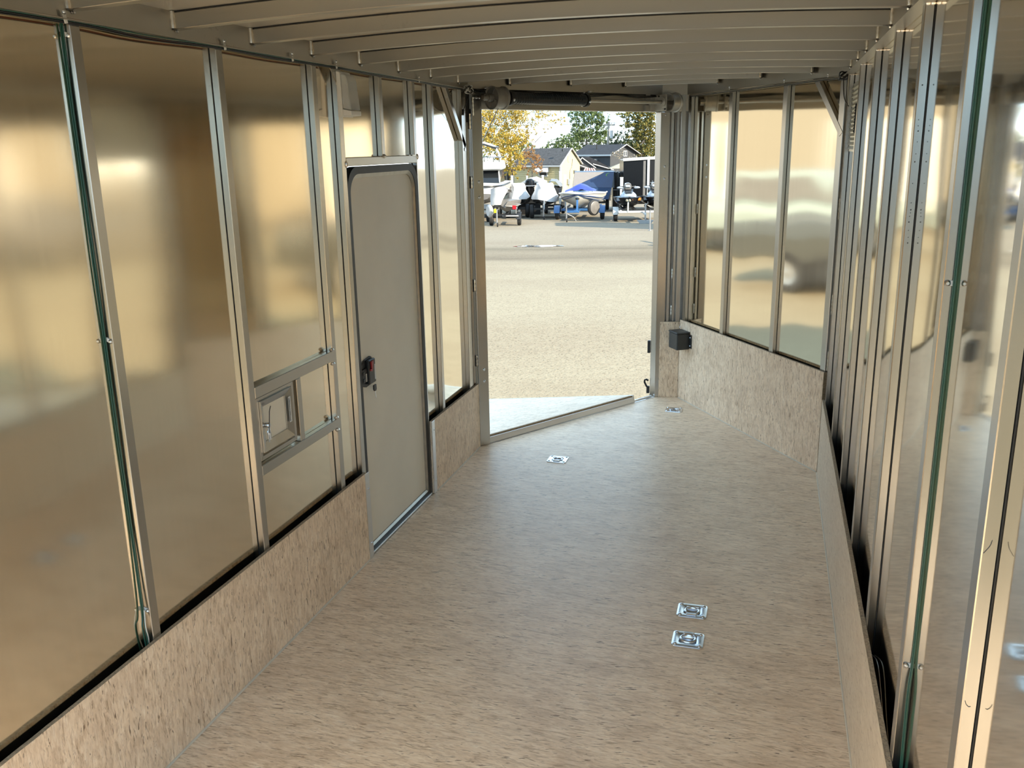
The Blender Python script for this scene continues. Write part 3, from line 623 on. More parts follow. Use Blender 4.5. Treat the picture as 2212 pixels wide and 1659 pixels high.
# ------------------------------------------------------------------ battery box on the nose kick board
t = thing('plastic_box', 'black plastic box screwed to the strand board in the nose', 'box', VR(.10, -.001, .395))
D_ = .105
def boxv(s0, s1, o0, o1, z0, z1): return MB().prism([VR(s0, o0, z0), VR(s1, o0, z0), VR(s1, o1, z0), VR(s0, o1, z0)], (0, 0, z1 - z0))
BS0, BS1, BZ0, BZ1 = .035, .165, .405, .535
boxv(BS0, BS1, -.002, -D_, BZ0, BZ1 - .012).build('box_body', 'boxp', t, bevel=.005)
boxv(BS0 - .003, BS1 + .003, -.002, -D_ - .004, BZ1 - .012, BZ1).build('box_lid', 'boxp', t, bevel=.004)
boxv(BS1, BS1 + .028, -.001, -.006, BZ0 + .01, BZ1 - .02).build('mounting_tab', 'boxp', t, bevel=.001)
boxv(BS0 - .028, BS0, -.001, -.006, BZ0 + .01, BZ1 - .02).build('mounting_tab', 'boxp', t, bevel=.001)
for s_, z in ((BS1 + .015, .435), (BS1 + .015, .495), (BS0 - .014, .545)): MB().ball(VR(s_, -.007, z), .005, 8).build('screw_head', 'zinc', t, smooth=True)

# ------------------------------------------------------------------ louvered vent in the right corner bay
t = thing('louvered_vent', 'louvered aluminium vent with a black slide lever high in the right corner', 'vent', (XR, 4.76, 1.80))
MB().box(XR - .004, XR - .001, 4.50, 5.03, 1.80, 2.13).build('vent_plate', 'louver', t)
for q in range(15):
    z = 1.812 + q * .0208
    MB().prism([(XR - .004, 4.515, z), (XR - .013, 4.515, z), (XR - .004, 4.515, z + .015)], (0, .50, 0)).build('louver_slat', 'louver', t)
MB().box(XR - .020, XR - .012, 4.60, 4.625, 1.885, 2.02).build('slide_lever', 'blackp', t, bevel=.003, label='black ribbed slide lever')
for q in range(9): MB().box(XR - .0225, XR - .020, 4.602, 4.623, 1.892 + .0135 * q, 1.898 + .0135 * q).build('lever_rib', 'boxp', t)

# ------------------------------------------------------------------ ramp spring assembly on the header
AO = -.075; AZ = 2.132
def SA(s, z=0.0, off=0.0): return VL(s, AO + off, AZ + z)
t = thing('ramp_spring', 'black coil spring on a steel shaft with two cable drums above the ramp opening', 'spring', SA(.8, -.05))
MB().tube([SA(.030), SA(1.70)], .0130, 14).build('shaft', 'steel', t, smooth=True)
MB().lathe([(.009, 0), (.016, 0), (.016, .055), (.009, .055)], SA(.035), dL, 16).build('shaft_collar', 'cast', t, smooth=True)
pts = [SA(.235 + .61 * i / 60, .004 * math.sin(PI * i / 60) * -1 + .003 * (1 - i / 60)) for i in range(61)]
MB().tube(pts, [.0335 if 2 < i < 58 else .036 for i in range(61)], 20).build('coil_spring', 'springb', t, smooth=True)
m = MB()
for q in range(0, 240):
    s_ = .245 + .59 * q / 240; a = q * 2 * PI / 8
    m.v.append(tuple(SA(s_) + (bL * math.cos(a) + Z1 * math.sin(a)) * .0345))
hp = [Vector(v) for v in m.v]
MB().tube([p for p in hp], .0022, 5).build('spring_coils', 'springb', t, smooth=True)
for s_ in (.222, .850):
    o = MB().lathe([(.014, 0), (.041, 0), (.043, .006), (.043, .018), (.036, .024), (.014, .024)], SA(s_), dL, 20).build('spring_end', 'blackp', t, smooth=True)
    for k_ in range(3):
        a = 1.3 + k_ * 2.1
        MB().ball(SA(s_ + .010) + (bL * math.cos(a) + Z1 * math.sin(a)) * .043, .0085, 8).build('set_screw', 'zinc', o, smooth=True)
def drum(s_, mat, flip):
    dirv = dL * flip
    o = MB().lathe([(.016, 0), (.058, 0), (.066, -.006), (.066, .004), (.060, .008), (.060, .072), (.066, .076), (.066, .084), (.056, .080), (.050, .020), (.016, .020), (.016, 0)], SA(s_), dirv, 30).build('cable_drum', mat, t, smooth=True)
    for k_ in range(4):
        a = k_ * PI / 2 + .4
        MB().beam(SA(s_) + dirv * -.004, SA(s_) + dirv * -.004 + (bL * math.cos(a) + Z1 * math.sin(a)) * .056, .008, .008, dirv).build('drum_spoke', mat, o)
    MB().lathe([(.014, -.034), (.021, -.034), (.024, 0), (.014, 0)], SA(s_), dirv, 16).build('drum_hub', mat, o, smooth=True)
drum(.100, 'cast', 1); drum(1.735, 'cast_light', -1)
o = MB().prism([SA(1.60, -.056, -.036), SA(1.60, .050, -.036), SA(1.60, .050, .080), SA(1.60, -.056, .080)], dL * .005).build('bearing_plate', 'cast_light', t, bevel=.001)
MB().lathe([(.0135, 0), (.030, 0), (.034, .006), (.036, .016), (.0135, .016)], SA(1.600), -dL, 20).build('bearing', 'cast_light', o, smooth=True)
for a_, z in ((.030, .040), (-.026, -.046)): MB().cyl(SA(1.6002, z, a_), SA(1.592, z, a_), .0055, 8).build('bolt_head', 'black', o)
for z0, z1 in ((.012, .052), (-.058, -.018)): MB().prism([SA(1.50, z0, .060), SA(1.545, z0, .060), SA(1.545, z0, .090), SA(1.50, z0, .090)], (0, 0, z1 - z0)).build('angle_bracket', 'steel', t, bevel=.001)
MB().prism([SA(1.545, -.06, .066), SA(1.602, -.06, .066), SA(1.602, -.06, .078), SA(1.545, -.06, .078)], (0, 0, .115)).build('angle_bracket', 'cast_light', t, bevel=.001)

# ------------------------------------------------------------------ ramp (the lowered front door)
alpha = .22; wv = bL * math.cos(alpha) - Z1 * math.sin(alpha); nv = bL * math.sin(alpha) + Z1 * math.cos(alpha)
def RP(s, l, n=0): return VL(s, .02, .052) + wv * l + nv * n
door_2 = bpy.data.objects.new('door_2', None); COL.objects.link(door_2); door_2.location = VL(.77, .05, 0); struct(door_2); ROOTW['door_2'] = Matrix.Translation(VL(.77, .05, 0)).inverted()
S0, S1, LR = .088, 1.462, 2.12
MB().prism([RP(S0, .03, -.014), RP(S1, .03, -.014), RP(S1, LR - .04, -.014), RP(S0, LR - .04, -.014)], nv * .014).build('ramp_deck', 'osb_ramp', door_2)
MB().prism([RP(S0, .004, -.012), RP(S1 - .012, .004, -.012), RP(S1 - .012, .031, -.012), RP(S0, .031, -.012)], nv * .0125).build('deck_edge', 'wood_edge', door_2)
for (a, b, l0, l1) in ((S0, S1, 0, .035), (S0, S1, LR - .04, LR)): MB().prism([RP(a, l0, -.052), RP(b, l0, -.052), RP(b, l1, -.052), RP(a, l1, -.052)], nv * .040).build('ramp_frame', 'extr', door_2, bevel=.002)
for (a, b) in ((S0 - .008, S0 + .004), (S1 - .012, S1 + .006)): MB().prism([RP(a, 0, -.052), RP(b, 0, -.052), RP(b, LR, -.052), RP(a, LR, -.052)], nv * .054).build('ramp_side_trim', 'extr', door_2, bevel=.001)
MB().prism([RP(S0, .03, -.05), RP(S1, .03, -.05), RP(S1, LR - .03, -.05), RP(S0, LR - .03, -.05)], nv * .004).build('ramp_skin', 'outer', door_2)
MB().prism([RP(S0, LR + .004, -.040), RP(S1, LR + .004, -.040), RP(S1, LR + .26, -.044), RP(S0, LR + .26, -.044)], nv * .012).build('ramp_flap', 'extr', door_2)
sill = struct(MB().prism([VL(.080, -.004, -.02), VL(SL - .004, -.004, -.02), VL(SL - .004, .030, -.02), VL(.080, .030, -.02)], (0, 0, .0225)).build('trim_5', 'extr', bevel=.001))
MB().tube([VL(.085, .028, .004), VL(SL - .01, .028, .004)], .009, 8).build('hinge_barrel', 'extr', door_2, smooth=True)
t0 = SA(.135, -.060, -.01); t1 = RP(S0 - .02, LR - .2, .03)
tag(MB().tube([t0, t0.lerp(t1, .5) - Z1 * .01, t1], .0028, 6).build('ramp_cable', 'steel'), 'thin steel cable running from the left drum out to the ramp', 'cable')
p_ = RJ + bL * .052
hd = [p_ + Vector((-.012, .004, z)) + Vector((-.028, -.012, 0)) * math.sin(PI * q) for q, z in ((0, .062), (.15, .078), (.4, .110), (.65, .125), (.85, .128), (1.0, .120))]
t = thing('latch_loop', 'black looped handle at the foot of the ramp opening right jamb', 'handle', p_ + Vector((-.01, 0, .03)))
MB().tube(hd, .0075, 8).build('loop', 'black', t, smooth=True)
MB().box(p_.x - .024, p_.x - .002, p_.y - .004, p_.y + .02, .02, .075).build('loop_bracket', 'black', t, bevel=.003)
tag(MB().box(p_.x - .022, p_.x - .001, p_.y - .006, p_.y + .02, .335, .430).build('rubber_bumper', 'black', bevel=.003), 'black rubber bumper block midway down the right jamb of the ramp opening', 'bumper')

# ---- unseen rear ramp door, let down behind the camera, added to bounce sunlight inside
door_3 = bpy.data.objects.new('door_3', None); COL.objects.link(door_3); door_3.location = (XM, REAR - 1.0, -.3); struct(door_3); ROOTW['door_3'] = Matrix.Translation((XM, REAR - 1.0, -.3)).inverted()
MB().prism([(XL + .03, REAR - .02, -.012), (XR - .03, REAR - .02, -.012), (XR - .03, REAR - 2.05, -.47), (XL + .03, REAR - 2.05, -.47)], (0, -.008, -.035)).build('ramp_deck', 'osb_floor', door_3)
for x in (XL, XR - .03): MB().prism([(x, REAR - .02, -.006), (x + .03, REAR - .02, -.006), (x + .03, REAR - 2.08, -.468), (x, REAR - 2.08, -.468)], (0, -.010, -.042)).build('ramp_side_trim', 'extr', door_3, bevel=.001)

# ------------------------------------------------------------------ wiring
def wire(pts, r, mat, name, parent=None, n=6, sub=6):
    P = [Vector(p) for p in pts]; out = []
    for i in range(len(P) - 1):
        p0 = P[max(i - 1, 0)]; p1 = P[i]; p2 = P[i + 1]; p3 = P[min(i + 2, len(P) - 1)]
        for q in range(sub):
            u = q / sub; out.append(.5 * ((2 * p1) + (p2 - p0) * u + (2 * p0 - 5 * p1 + 4 * p2 - p3) * u * u + (3 * p1 - p0 - 3 * p2 + p3) * u ** 3))
    out.append(P[-1]); return MB().tube(out, r, n).build(name, mat, parent, smooth=True)
def cable_clip(par, p, nx, ny):
    """clear P-clip held by one screw; nx points out of the mounting face, ny along it"""
    p = Vector(p); nx = Vector(nx); ny = Vector(ny)
    o = MB().beam(p - ny * .005, p + ny * .026, .011, .003, nx).build('cable_clip', 'clip', par, bevel=.0008)
    MB().lathe([(.0, .004), (.003, .004), (.0062, .001), (.0066, -.001)], p + nx * .002, nx, 10).build('screw_head', 'zinc', o, smooth=True)
    return o
# along the left top rail
t = thing('wire_bundle', 'loose bundle of brown, green and grey wires along the left top rail', 'wires', (XLF + .01, 3.2, ZR - .01))
ys = [REAR + .05, .95, 1.4, 1.99, 2.3, 2.64, 3.0, 3.42, 3.9, 4.30, 4.72, 5.0]
for k_, (mt, dx, dz, sag) in enumerate((('brown_w', .0075, .003, .002), ('green_w', .009, -.001, .003), ('black_w', .007, -.005, .004), ('brown_w', .004, -.006, .005), ('white_w', .003, -.002, .006), ('black_w', .006, -.008, .006))):
    wire([(XLF + dx, y, ZR - .004 + dz - (sag if j % 2 == 0 else 0) * (1.3 if y < 3 else .6)) for j, y in enumerate(ys)], .0021, mt, 'wire', t)
for y in (1.97, 2.66, 3.09, 3.44, 4.33): cable_clip(t, (XLF + .012, y, ZR + .012), (1, 0, 0), (0, .2, -1))
t = thing('cable_coil', 'tangled coil of black and white wire hanging in the upper left nose corner', 'wires', (XLF + .03, 5.04, ZR - .03))
for k_ in range(5):
    c = Vector((XLF + .035, 5.03, ZR - .018)); rx = .028 + .006 * random.random(); rz = .014 + .006 * random.random(); ph = random.random() * 6
    wire([c + Vector((.012 * math.sin(a * 2 + ph), 1.5 * rx * math.cos(a), rz * math.sin(a) + .003 * k_)) for a in [2 * PI * i / 10 for i in range(11)]], .0028, 'black_w' if k_ % 2 else 'white_w', 'wire', t, sub=3)
wire([(XLF + .03, 5.06, ZR - .02), (XLF + .02, 5.04, ZR - .07), (XLF + .006, 5.005, ZR - .125)], .0028, 'black_w', 'wire', t)
MB().cyl((XLF + .006, 5.004, ZR - .120), (XLF + .004, 4.998, ZR - .150), .009, 8).build('connector', 'black', t, smooth=True)
# across the header
t = thing('wire_bundle', 'black wires strung across the top of the ramp header', 'wires', VL(.8, -.02, ZR - .01))
for k_ in range(3):
    wire([VL(s_, -.010 - .004 * k_, ZR - .004 - .004 * k_ - (.010 if j % 2 else 0) * (k_ * .6)) for j, s_ in enumerate((-.02, .12, .32, .52, .75, .98, 1.2, 1.42, 1.62))], .0036, 'black_w', 'wire', t)
for s_ in (.10, .95): cable_clip(t, VL(s_, -.012, ZR + .004), -bL, dL)
# right nose wall top
t = thing('wire_bundle', 'black and pale wires under the top rail of the right nose wall', 'wires', VR(.9, -.01, ZR - .01))
for k_, mt in enumerate(('black_w', 'white_w', 'black_w')):
    wire([VR(s_, FACE - .006 - .003 * k_, ZR - .008 - .004 * k_ - (.003 if j % 2 else 0)) for j, s_ in enumerate((.05, .30, .55, .80, 1.05, 1.3, 1.5, LV - .02))], .0032, mt, 'wire', t)
for s_ in (.55, 1.15, 1.55): cable_clip(t, VR(s_, FACE - .004, ZR + .012), -oR, -Z1)
t = thing('cable_coil', 'knotted black wire coil in the upper right nose corner above the vent', 'wires', (XRF - .03, 5.05, ZR - .02))
for k_ in range(5):
    c = Vector((XRF - .03, 5.06, ZR - .012)); rx = .022; ph = random.random() * 6
    wire([c + Vector((rx * math.cos(a + ph), .02 * math.sin(a * 2 + ph), rx * .9 * math.sin(a))) for a in [2 * PI * i / 8 for i in range(9)]], .0036, 'black_w', 'wire', t, sub=3)
wire([(XRF - .03, 5.05, ZR - .03), (XRF - .025, 5.04, ZR - .09), (XRF - .02, 5.00, ZR - .13), (XRF - .005, 4.93, ZR - .165)], .0026, 'black_w', 'wire', t)
wire([(XRF - .01, 4.97, ZR - .01), (XRF - .012, 4.95, ZR - .08), (XRF - .005, 4.93, ZR - .16)], .0030, 'white_w', 'wire', t)
# green wires down two studs
t = thing('green_wires', 'pair of green wires clipped down the left wall stud nearest the camera', 'wires', (XL + .01, 1.99, .45))
for dx, dy in ((.0066, -.0024), (.0030, -.0052)):
    wire([(XL + dx + .002, 1.995 + dy, ZR - .01), (XL + dx, 1.9945 + dy, 2.05), (XL + dx, 1.9945 + dy, 1.80), (XL + dx + .001, 1.995 + dy * 1.4, 1.55), (XL + dx, 1.9945 + dy, 1.35), (XL + dx, 1.9945 + dy * 1.3, 1.1), (XL + dx, 1.9945 + dy, .80), (XL + dx + .004, 1.990 + dy, .53), (XL + dx + .010, 1.985 + dy * 2.5, .47), (XL + dx + .006, 1.990, .30)], .0023, 'green_w', 'wire', t)
wire([(XL + .014, 1.988, .53), (XL + .020, 1.978, .48), (XL + .018, 1.985, .44), (XL + .012, 1.99, .40)], .0018, 'white_w', 'wire', t)
for z in (2.145, 1.352, .524): cable_clip(t, (XL + .020, 1.9965, z), (0, -1, 0), (-.6, 0, .25))
t = thing('green_wires', 'green wires clipped down the right wall stud second from the camera', 'wires', (XR - .01, 1.945, .1))
for dx, dy in ((-.0052, -.0030), (-.0026, -.0056)):
    wire([(XR + dx, 1.950 + dy, ZR - .01), (XR + dx, 1.9505 + dy, 1.9), (XR + dx, 1.950 + dy, 1.58), (XR + dx, 1.9505 + dy, 1.2), (XR + dx, 1.950 + dy, .9), (XR + dx, 1.9505 + dy, .72), (XR + dx - .004, 1.940 + dy, .62), (XR + dx, 1.944 + dy, .3), (XR + dx, 1.946, .05)], .0023, 'green_w', 'wire', t)
for z in (1.570, .700): cable_clip(t, (XR - .016, 1.951, z), (0, -1, 0), (.6, 0, 0))
t = thing('loose_wire', 'thin grey wire drooping behind the right kick board', 'wires', (XR - .005, 2.3, .3))
wire([(XR - .004, 2.56, .36), (XR - .008, 2.40, .42), (XR - .006, 2.25, .36), (XR - .004, 2.12, .30)], .0016, 'steel', 'wire', t)
# ink marks on the nearest right stud
m = [o for o in wall_right.children if o.name.startswith('wall_stud')]
near = min(m, key=lambda o: abs(o.data.vertices[0].co.y - 1.42))
wire([(XRF + .004, 1.4035, .972), (XRF + .006, 1.4035, .966), (XRF + .010, 1.4035, .962), (XRF + .013, 1.4035, .963)], .0005, 'ink', 'ink_mark', near, 4)
wire([(XRF + .003, 1.4035, 1.232), (XRF + .008, 1.4035, 1.240), (XRF + .011, 1.4035, 1.246), (XRF + .013, 1.4035, 1.255)], .0005, 'ink', 'ink_mark', near, 4)
#EXT
# ================================================================== the yard outside
UX = Vector((-0.21693, 0.97619, 0)); RX = Vector((0.97619, 0.21693, 0)); ANG = math.atan2(RX.y, RX.x); SLOPE = math.tan(math.radians(1.0))
def gz(D):
    far = -0.6 - SLOPE * max(D, 0); u = min(1, max(0, (D - 10) / 15)); u = u * u * (3 - 2 * u)
    return -.50 * (1 - u) + far * u
def E(s, D, h=0.0): return UX * D + RX * s + Z1 * (gz(D) + h)
def out(name, label, cat, s, D, rot=0.0, group=None):
    """Empty standing on the yard, s metres right and D metres out; parts in its own axes (x right, y away, z up)"""
    o = bpy.data.objects.new(name, None); COL.objects.link(o); o.location = E(s, D); o.rotation_euler.z = ANG + rot; o.empty_display_size = .3
    return tag(o, label, cat, group)
def pm(name, col, rough=.5, **k): M[name] = plain(name, tuple(c * .62 for c in col), rough, **k)
pm('gel_white', (.80, .79, .76), .25, var=.03); pm('gel_cream', (.72, .69, .62), .3, var=.03); pm('wrap', (.86, .87, .89), .38, var=.03, vscale=3, bump=.3, bscale=7)
pm('cover_grey', (.62, .61, .60), .6, var=.08, vscale=5, bump=.3, bscale=9); pm('cover_tan', (.50, .45, .40), .7, var=.06); pm('tarp_blue', (.03, .06, .42), .45, var=.15, vscale=4, bump=.3, bscale=8)
pm('hull_dark', (.03, .032, .035), .25, var=.2); pm('hull_grey', (.20, .19, .18), .4, var=.12); pm('tyre', (.018, .018, .019), .7); pm('trail_black', (.02, .02, .022), .4)
pm('trail_white', (.74, .73, .70), .4); pm('trail_blue', (.05, .17, .42), .35); pm('galv', (.55, .56, .57), .35, metal=.7, var=.1); pm('chrome', (.75, .75, .75), .15, metal=1.0)
pm('dark_glass', (.012, .014, .016), .06, var=.3, vscale=3); pm('navy', (.018, .045, .125), .3, var=.06); pm('taupe', (.30, .275, .26), .4, var=.04); pm('navy_light', (.03, .075, .18), .3, var=.05)
pm('silver', (.50, .54, .60), .25, metal=.4, var=.08); pm('orange', (.70, .22, .03), .4); pm('yellow_tag', (.70, .66, .02), .4); pm('red_lamp', (.50, .01, .02), .3); pm('stripe_blue', (.02, .05, .17), .3); pm('mid_blue', (.05, .16, .42), .35); pm('lime', (.20, .45, .05), .4)
pm('siding_yellow', (.70, .60, .33), .7, var=.04); pm('siding_grey', (.055, .057, .062), .7, var=.1); pm('shingle_grey', (.065, .068, .075), .85, var=.35, vscale=9, bump=.4, bscale=25); pm('shingle_dark', (.016, .018, .026), .8, var=.45, vscale=5, bump=.3, bscale=25)
pm('fascia', (.75, .75, .74), .5, var=.03); pm('canopy', (.47, .42, .30), .7); pm('awn_red', (.17, .055, .045), .7); pm('awn_white', (.72, .68, .62), .7); pm('fence_white', (.78, .78, .78), .5, var=.03); pm('pole_wood', (.46, .42, .36), .8, var=.15)
pm('bark', (.23, .20, .17), .9, var=.25, vscale=9, bump=.5, bscale=20); pm('beige_wall', (.48, .43, .33), .7); pm('pile_brown', (.16, .115, .09), .8, var=.3); pm('trailer_black', (.008, .0085, .010), .22, var=.1, spec=.25)
def leaf_mat(name, cols, trans=.45):
    cols = [tuple(x * .75 for x in c) for c in cols]
    m, N, L, b = new_mat(name); b.inputs['Roughness'].default_value = .5
    g = N.new('ShaderNodeNewGeometry'); r = N.new('ShaderNodeValToRGB'); e = r.color_ramp.elements
    e[0].position = 0; e[0].color = (*cols[0], 1); e[1].position = 1; e[1].color = (*cols[-1], 1)
    for i, c in enumerate(cols[1:-1]): x = e.new((i + 1) / (len(cols) - 1)); x.color = (*c, 1)
    L.new(g.outputs['Random Per Island'], r.inputs[0]); L.new(r.outputs[0], b.inputs['Base Color'])
    tr = N.new('ShaderNodeBsdfTranslucent'); L.new(r.outputs[0], tr.inputs[0]); mx = N.new('ShaderNodeMixShader'); mx.inputs[0].default_value = trans
    L.new(b.outputs[0], mx.inputs[1]); L.new(tr.outputs[0], mx.inputs[2]); L.new(mx.outputs[0], N['Material Output'].inputs[0]); M[name] = m
leaf_mat('leaf_yellow', ((.16, .17, .03), (.50, .40, .05), (.78, .54, .08), (.88, .62, .13), (.74, .48, .08), (.22, .24, .05)))
leaf_mat('leaf_orange', ((.50, .24, .08), (.42, .20, .09), (.55, .33, .12), (.36, .24, .10)))
leaf_mat('leaf_green', ((.07, .13, .05), (.15, .22, .07), (.22, .29, .09), (.27, .32, .11), (.08, .15, .09)))
leaf_mat('leaf_mixed', ((.05, .075, .03), (.14, .17, .05), (.30, .27, .07), (.45, .33, .06), (.08, .10, .05)))
leaf_mat('leaf_dark', ((.03, .055, .035), (.07, .11, .06), (.13, .17, .08)))
leaf_mat('leaf_white', ((.55, .50, .42), (.42, .36, .28), (.62, .58, .50)))

# ---- ground
def ground_mat():
    m, N, L, b = new_mat('gravel'); b.inputs['Roughness'].default_value = .85; b.inputs['Specular IOR Level'].default_value = .2
    t = N.new('ShaderNodeTexCoord'); sp = N.new('ShaderNodeSeparateXYZ'); L.new(t.outputs['Object'], sp.inputs[0])
    def noi(scale, detail, stretch=(1, 1, 1)):
        mp = N.new('ShaderNodeMapping'); mp.inputs['Scale'].default_value = stretch; L.new(t.outputs['Object'], mp.inputs[0])
        n = N.new('ShaderNodeTexNoise'); n.inputs['Scale'].default_value = scale; n.inputs['Detail'].default_value = detail; L.new(mp.outputs[0], n.inputs['Vector']); return n
    w = noi(.45, 5, (.35, 1, 1)); ma = N.new('ShaderNodeMath'); ma.operation = 'MULTIPLY_ADD'; ma.inputs[1].default_value = 5.0; L.new(w.outputs[0], ma.inputs[0]); L.new(sp.outputs['Y'], ma.inputs[2])
    mr = N.new('ShaderNodeMapRange'); mr.inputs[1].default_value = 0; mr.inputs[2].default_value = 60; L.new(ma.outputs[0], mr.inputs[0])
    r = N.new('ShaderNodeValToRGB'); e = r.color_ramp.elements
    st = ((0, (0.243, 0.204, 0.144)), (.40, (0.253, 0.214, 0.153)), (.415, (0.212, 0.177, 0.126)), (.435, (0.143, 0.117, 0.082)), (.455, (0.190, 0.157, 0.113)), (.475, (0.132, 0.110, 0.078)), (.495, (0.201, 0.169, 0.126)), (.53, (0.221, 0.189, 0.144)), (1, (0.212, 0.179, 0.138)))
    e[0].position = 0; e[0].color = (*st[0][1], 1); e[1].position = 1; e[1].color = (*st[-1][1], 1)
    for p, c in st[1:-1]: x = e.new(p); x.color = (*c, 1)
    L.new(mr.outputs[0], r.inputs[0]); c = r.outputs[0]
    def mult(n, p0, c0, p1, c1, c):
        q = N.new('ShaderNodeValToRGB'); q.color_ramp.elements[0].position = p0; q.color_ramp.elements[0].color = (*c0, 1); q.color_ramp.elements[1].position = p1; q.color_ramp.elements[1].color = (*c1, 1)
        L.new(n.outputs[0], q.inputs[0]); x = N.new('ShaderNodeMix'); x.data_type = 'RGBA'; x.blend_type = 'MULTIPLY'; x.inputs[0].default_value = 1; L.new(c, x.inputs[6]); L.new(q.outputs[0], x.inputs[7]); return x.outputs[2]
    c = mult(noi(42, 3), .36, (.55, .53, .50), .43, (1, 1, 1), c); c = mult(noi(9, 4), .3, (.92, .91, .90), .7, (1.04, 1.06, 1.06), c); c = mult(noi(.5, 4, (.6, 1, 1)), .35, (.93, .92, .91), .6, (1.03, 1.05, 1.05), c)
    L.new(c, b.inputs['Base Color']); bp = N.new('ShaderNodeBump'); bp.inputs['Strength'].default_value = .5; bp.inputs['Distance'].default_value = .02
    L.new(noi(22, 4).outputs[0], bp.inputs['Height']); L.new(bp.outputs[0], b.inputs['Normal']); return m
M['gravel'] = ground_mat()
Ds = [-400, -150, -60, -20, 0, 4, 8, 12, 16, 20, 24, 28, 32, 36, 40, 46, 52, 60, 80, 120, 200, 400]; Ss = [-400, -150, -60, -25, -12, -6, -3, 0, 3, 6, 12, 25, 60, 150, 400]
vs = [(s, D, gz(D)) for D in Ds for s in Ss]; n_ = len(Ss)
ground = struct(MB().add(vs, [(j * n_ + i, j * n_ + i + 1, (j + 1) * n_ + i + 1, (j + 1) * n_ + i) for j in range(len(Ds) - 1) for i in range(n_ - 1)]).build('ground', 'gravel', fix=False)); ground.rotation_euler.z = ANG
t = out('puddle', 'narrow puddle on the rutted gravel yard', 'puddle', -.95, 27.2)
MB().add([(x * (1 + .2 * math.sin(i * 3.1)), y * (1 + .3 * math.sin(i * 2.3)), .012 + SLOPE * 0 - SLOPE * y) for i, (x, y) in enumerate([(.75 * math.cos(a), .30 * math.sin(a)) for a in [2 * PI * k / 18 for k in range(18)]])], [tuple(range(18))]).build('water', plain('puddle_water', (.10, .10, .10), .03, spec=1.0), t, fix=False)

# ---- shared yard parts
def wheel(t, x, y, r, w=.17, rim='galv', name='wheel'):
    o = MB().lathe([(r * .55, -w / 2), (r * .92, -w / 2), (r, -w / 3), (r, w / 3), (r * .92, w / 2), (r * .55, w / 2)], (x, y, r), (1, 0, 0), 22).build(name, 'tyre', t, smooth=True)
    MB().lathe([(0, -w * .42), (r * .2, -w * .45), (r * .3, -w * .30), (r * .56, -w * .44), (r * .58, w * .44), (r * .3, w * .30), (0, w * .42)], (x, y, r), (1, 0, 0), 14).build('rim', rim, o, smooth=True)
    return o
def fender(t, x, y, r, w, mat):
    rg = []
    for i in range(9):
        a = PI * (.02 + .96 * i / 8); c = math.cos(a); s = math.sin(a)
        rg.append([Vector((x - w / 2, y + c * r, r * .8 + s * r)), Vector((x + w / 2, y + c * r, r * .8 + s * r)), Vector((x + w / 2, y + c * (r - .02), r * .8 + s * (r - .02))), Vector((x - w / 2, y + c * (r - .02), r * .8 + s * (r - .02)))])
    MB().loft(rg).build('fender', mat, t, smooth=True)
    MB().add([(x - w / 2, y - r, r * .8), (x + w / 2, y - r, r * .8), (x + w / 2, y - r * .7, r * 1.55), (x - w / 2, y - r * .7, r * 1.55)], [(0, 1, 2, 3)])
def jack(t, x, y, h, wheel_r=.09):
    MB().cyl((x, y, .14), (x, y, h), .032, 10).build('jack_post', 'galv', t, smooth=True)
    MB().lathe([(.0, -.025), (wheel_r, -.025), (wheel_r, .025), (.0, .025)], (x + .02, y, wheel_r), (1, 0, 0), 14).build('jack_wheel', 'tyre', t)
    MB().tube([(x, y, h - .02), (x + .09, y, h), (x + .09, y, h + .08)], .012, 6).build('jack_crank', 'galv', t)
def trailer_frame(t, w, y0, y1, z, mat, tongue=1.2, beams=True):
    MB().box(-.05, .05, y0 - tongue, y1, z - .05, z + .04).build('tongue_beam', mat, t, bevel=.008)
    MB().box(-w / 2, w / 2, y0, y0 + .09, z - .05, z + .05).build('cross_beam', mat, t, bevel=.008)
    for sx_ in (-1, 1): MB().box(sx_ * w / 2 - .04, sx_ * w / 2 + .04, y0, y1, z - .05, z + .04).build('side_beam', mat, t, bevel=.008)
    MB().box(-w / 2 - .05, w / 2 + .05, (y0 + y1) / 2 + .2, (y0 + y1) / 2 + .3, z - .12, z - .04).build('axle', mat, t, bevel=.008)
def hull(sections, n=7):
    """V-bottom hull: sections (y, half beam, gunwale z, chine z, keel z)"""
    rg = []
    for y, hb, zg, zc, zk in sections:
        rg.append([Vector((-hb, y, zg)), Vector((-hb * .97, y, zg * .55 + zc * .45)), Vector((-hb * .86, y, zc)), Vector((-hb * .4, y, zc * .45 + zk * .55)), Vector((0, y, zk)), Vector((hb * .4, y, zc * .45 + zk * .55)), Vector((hb * .86, y, zc)), Vector((hb * .97, y, zg * .55 + zc * .45)), Vector((hb, y, zg)), Vector((hb * .5, y, zg + .03)), Vector((0, y, zg + .05)), Vector((-hb * .5, y, zg + .03))])
    return MB().loft(rg)
def draped(pts_fn, nx, ny, seed, amp):
    vs = []; fs = []
    for j in range(ny + 1):
        for i in range(nx + 1):
            p = Vector(pts_fn(i / nx, j / ny)); p += Vector((noise.noise(p * 3 + Vector((seed, 0, 0))), noise.noise(p * 3 + Vector((0, seed, 0))), noise.noise(p * 4 + Vector((0, 0, seed))))) * amp
            vs.append(p)
    for j in range(ny):
        for i in range(nx): a = j * (nx + 1) + i; fs.append((a, a + 1, a + nx + 2, a + nx + 1))
    return MB().add(vs, fs)

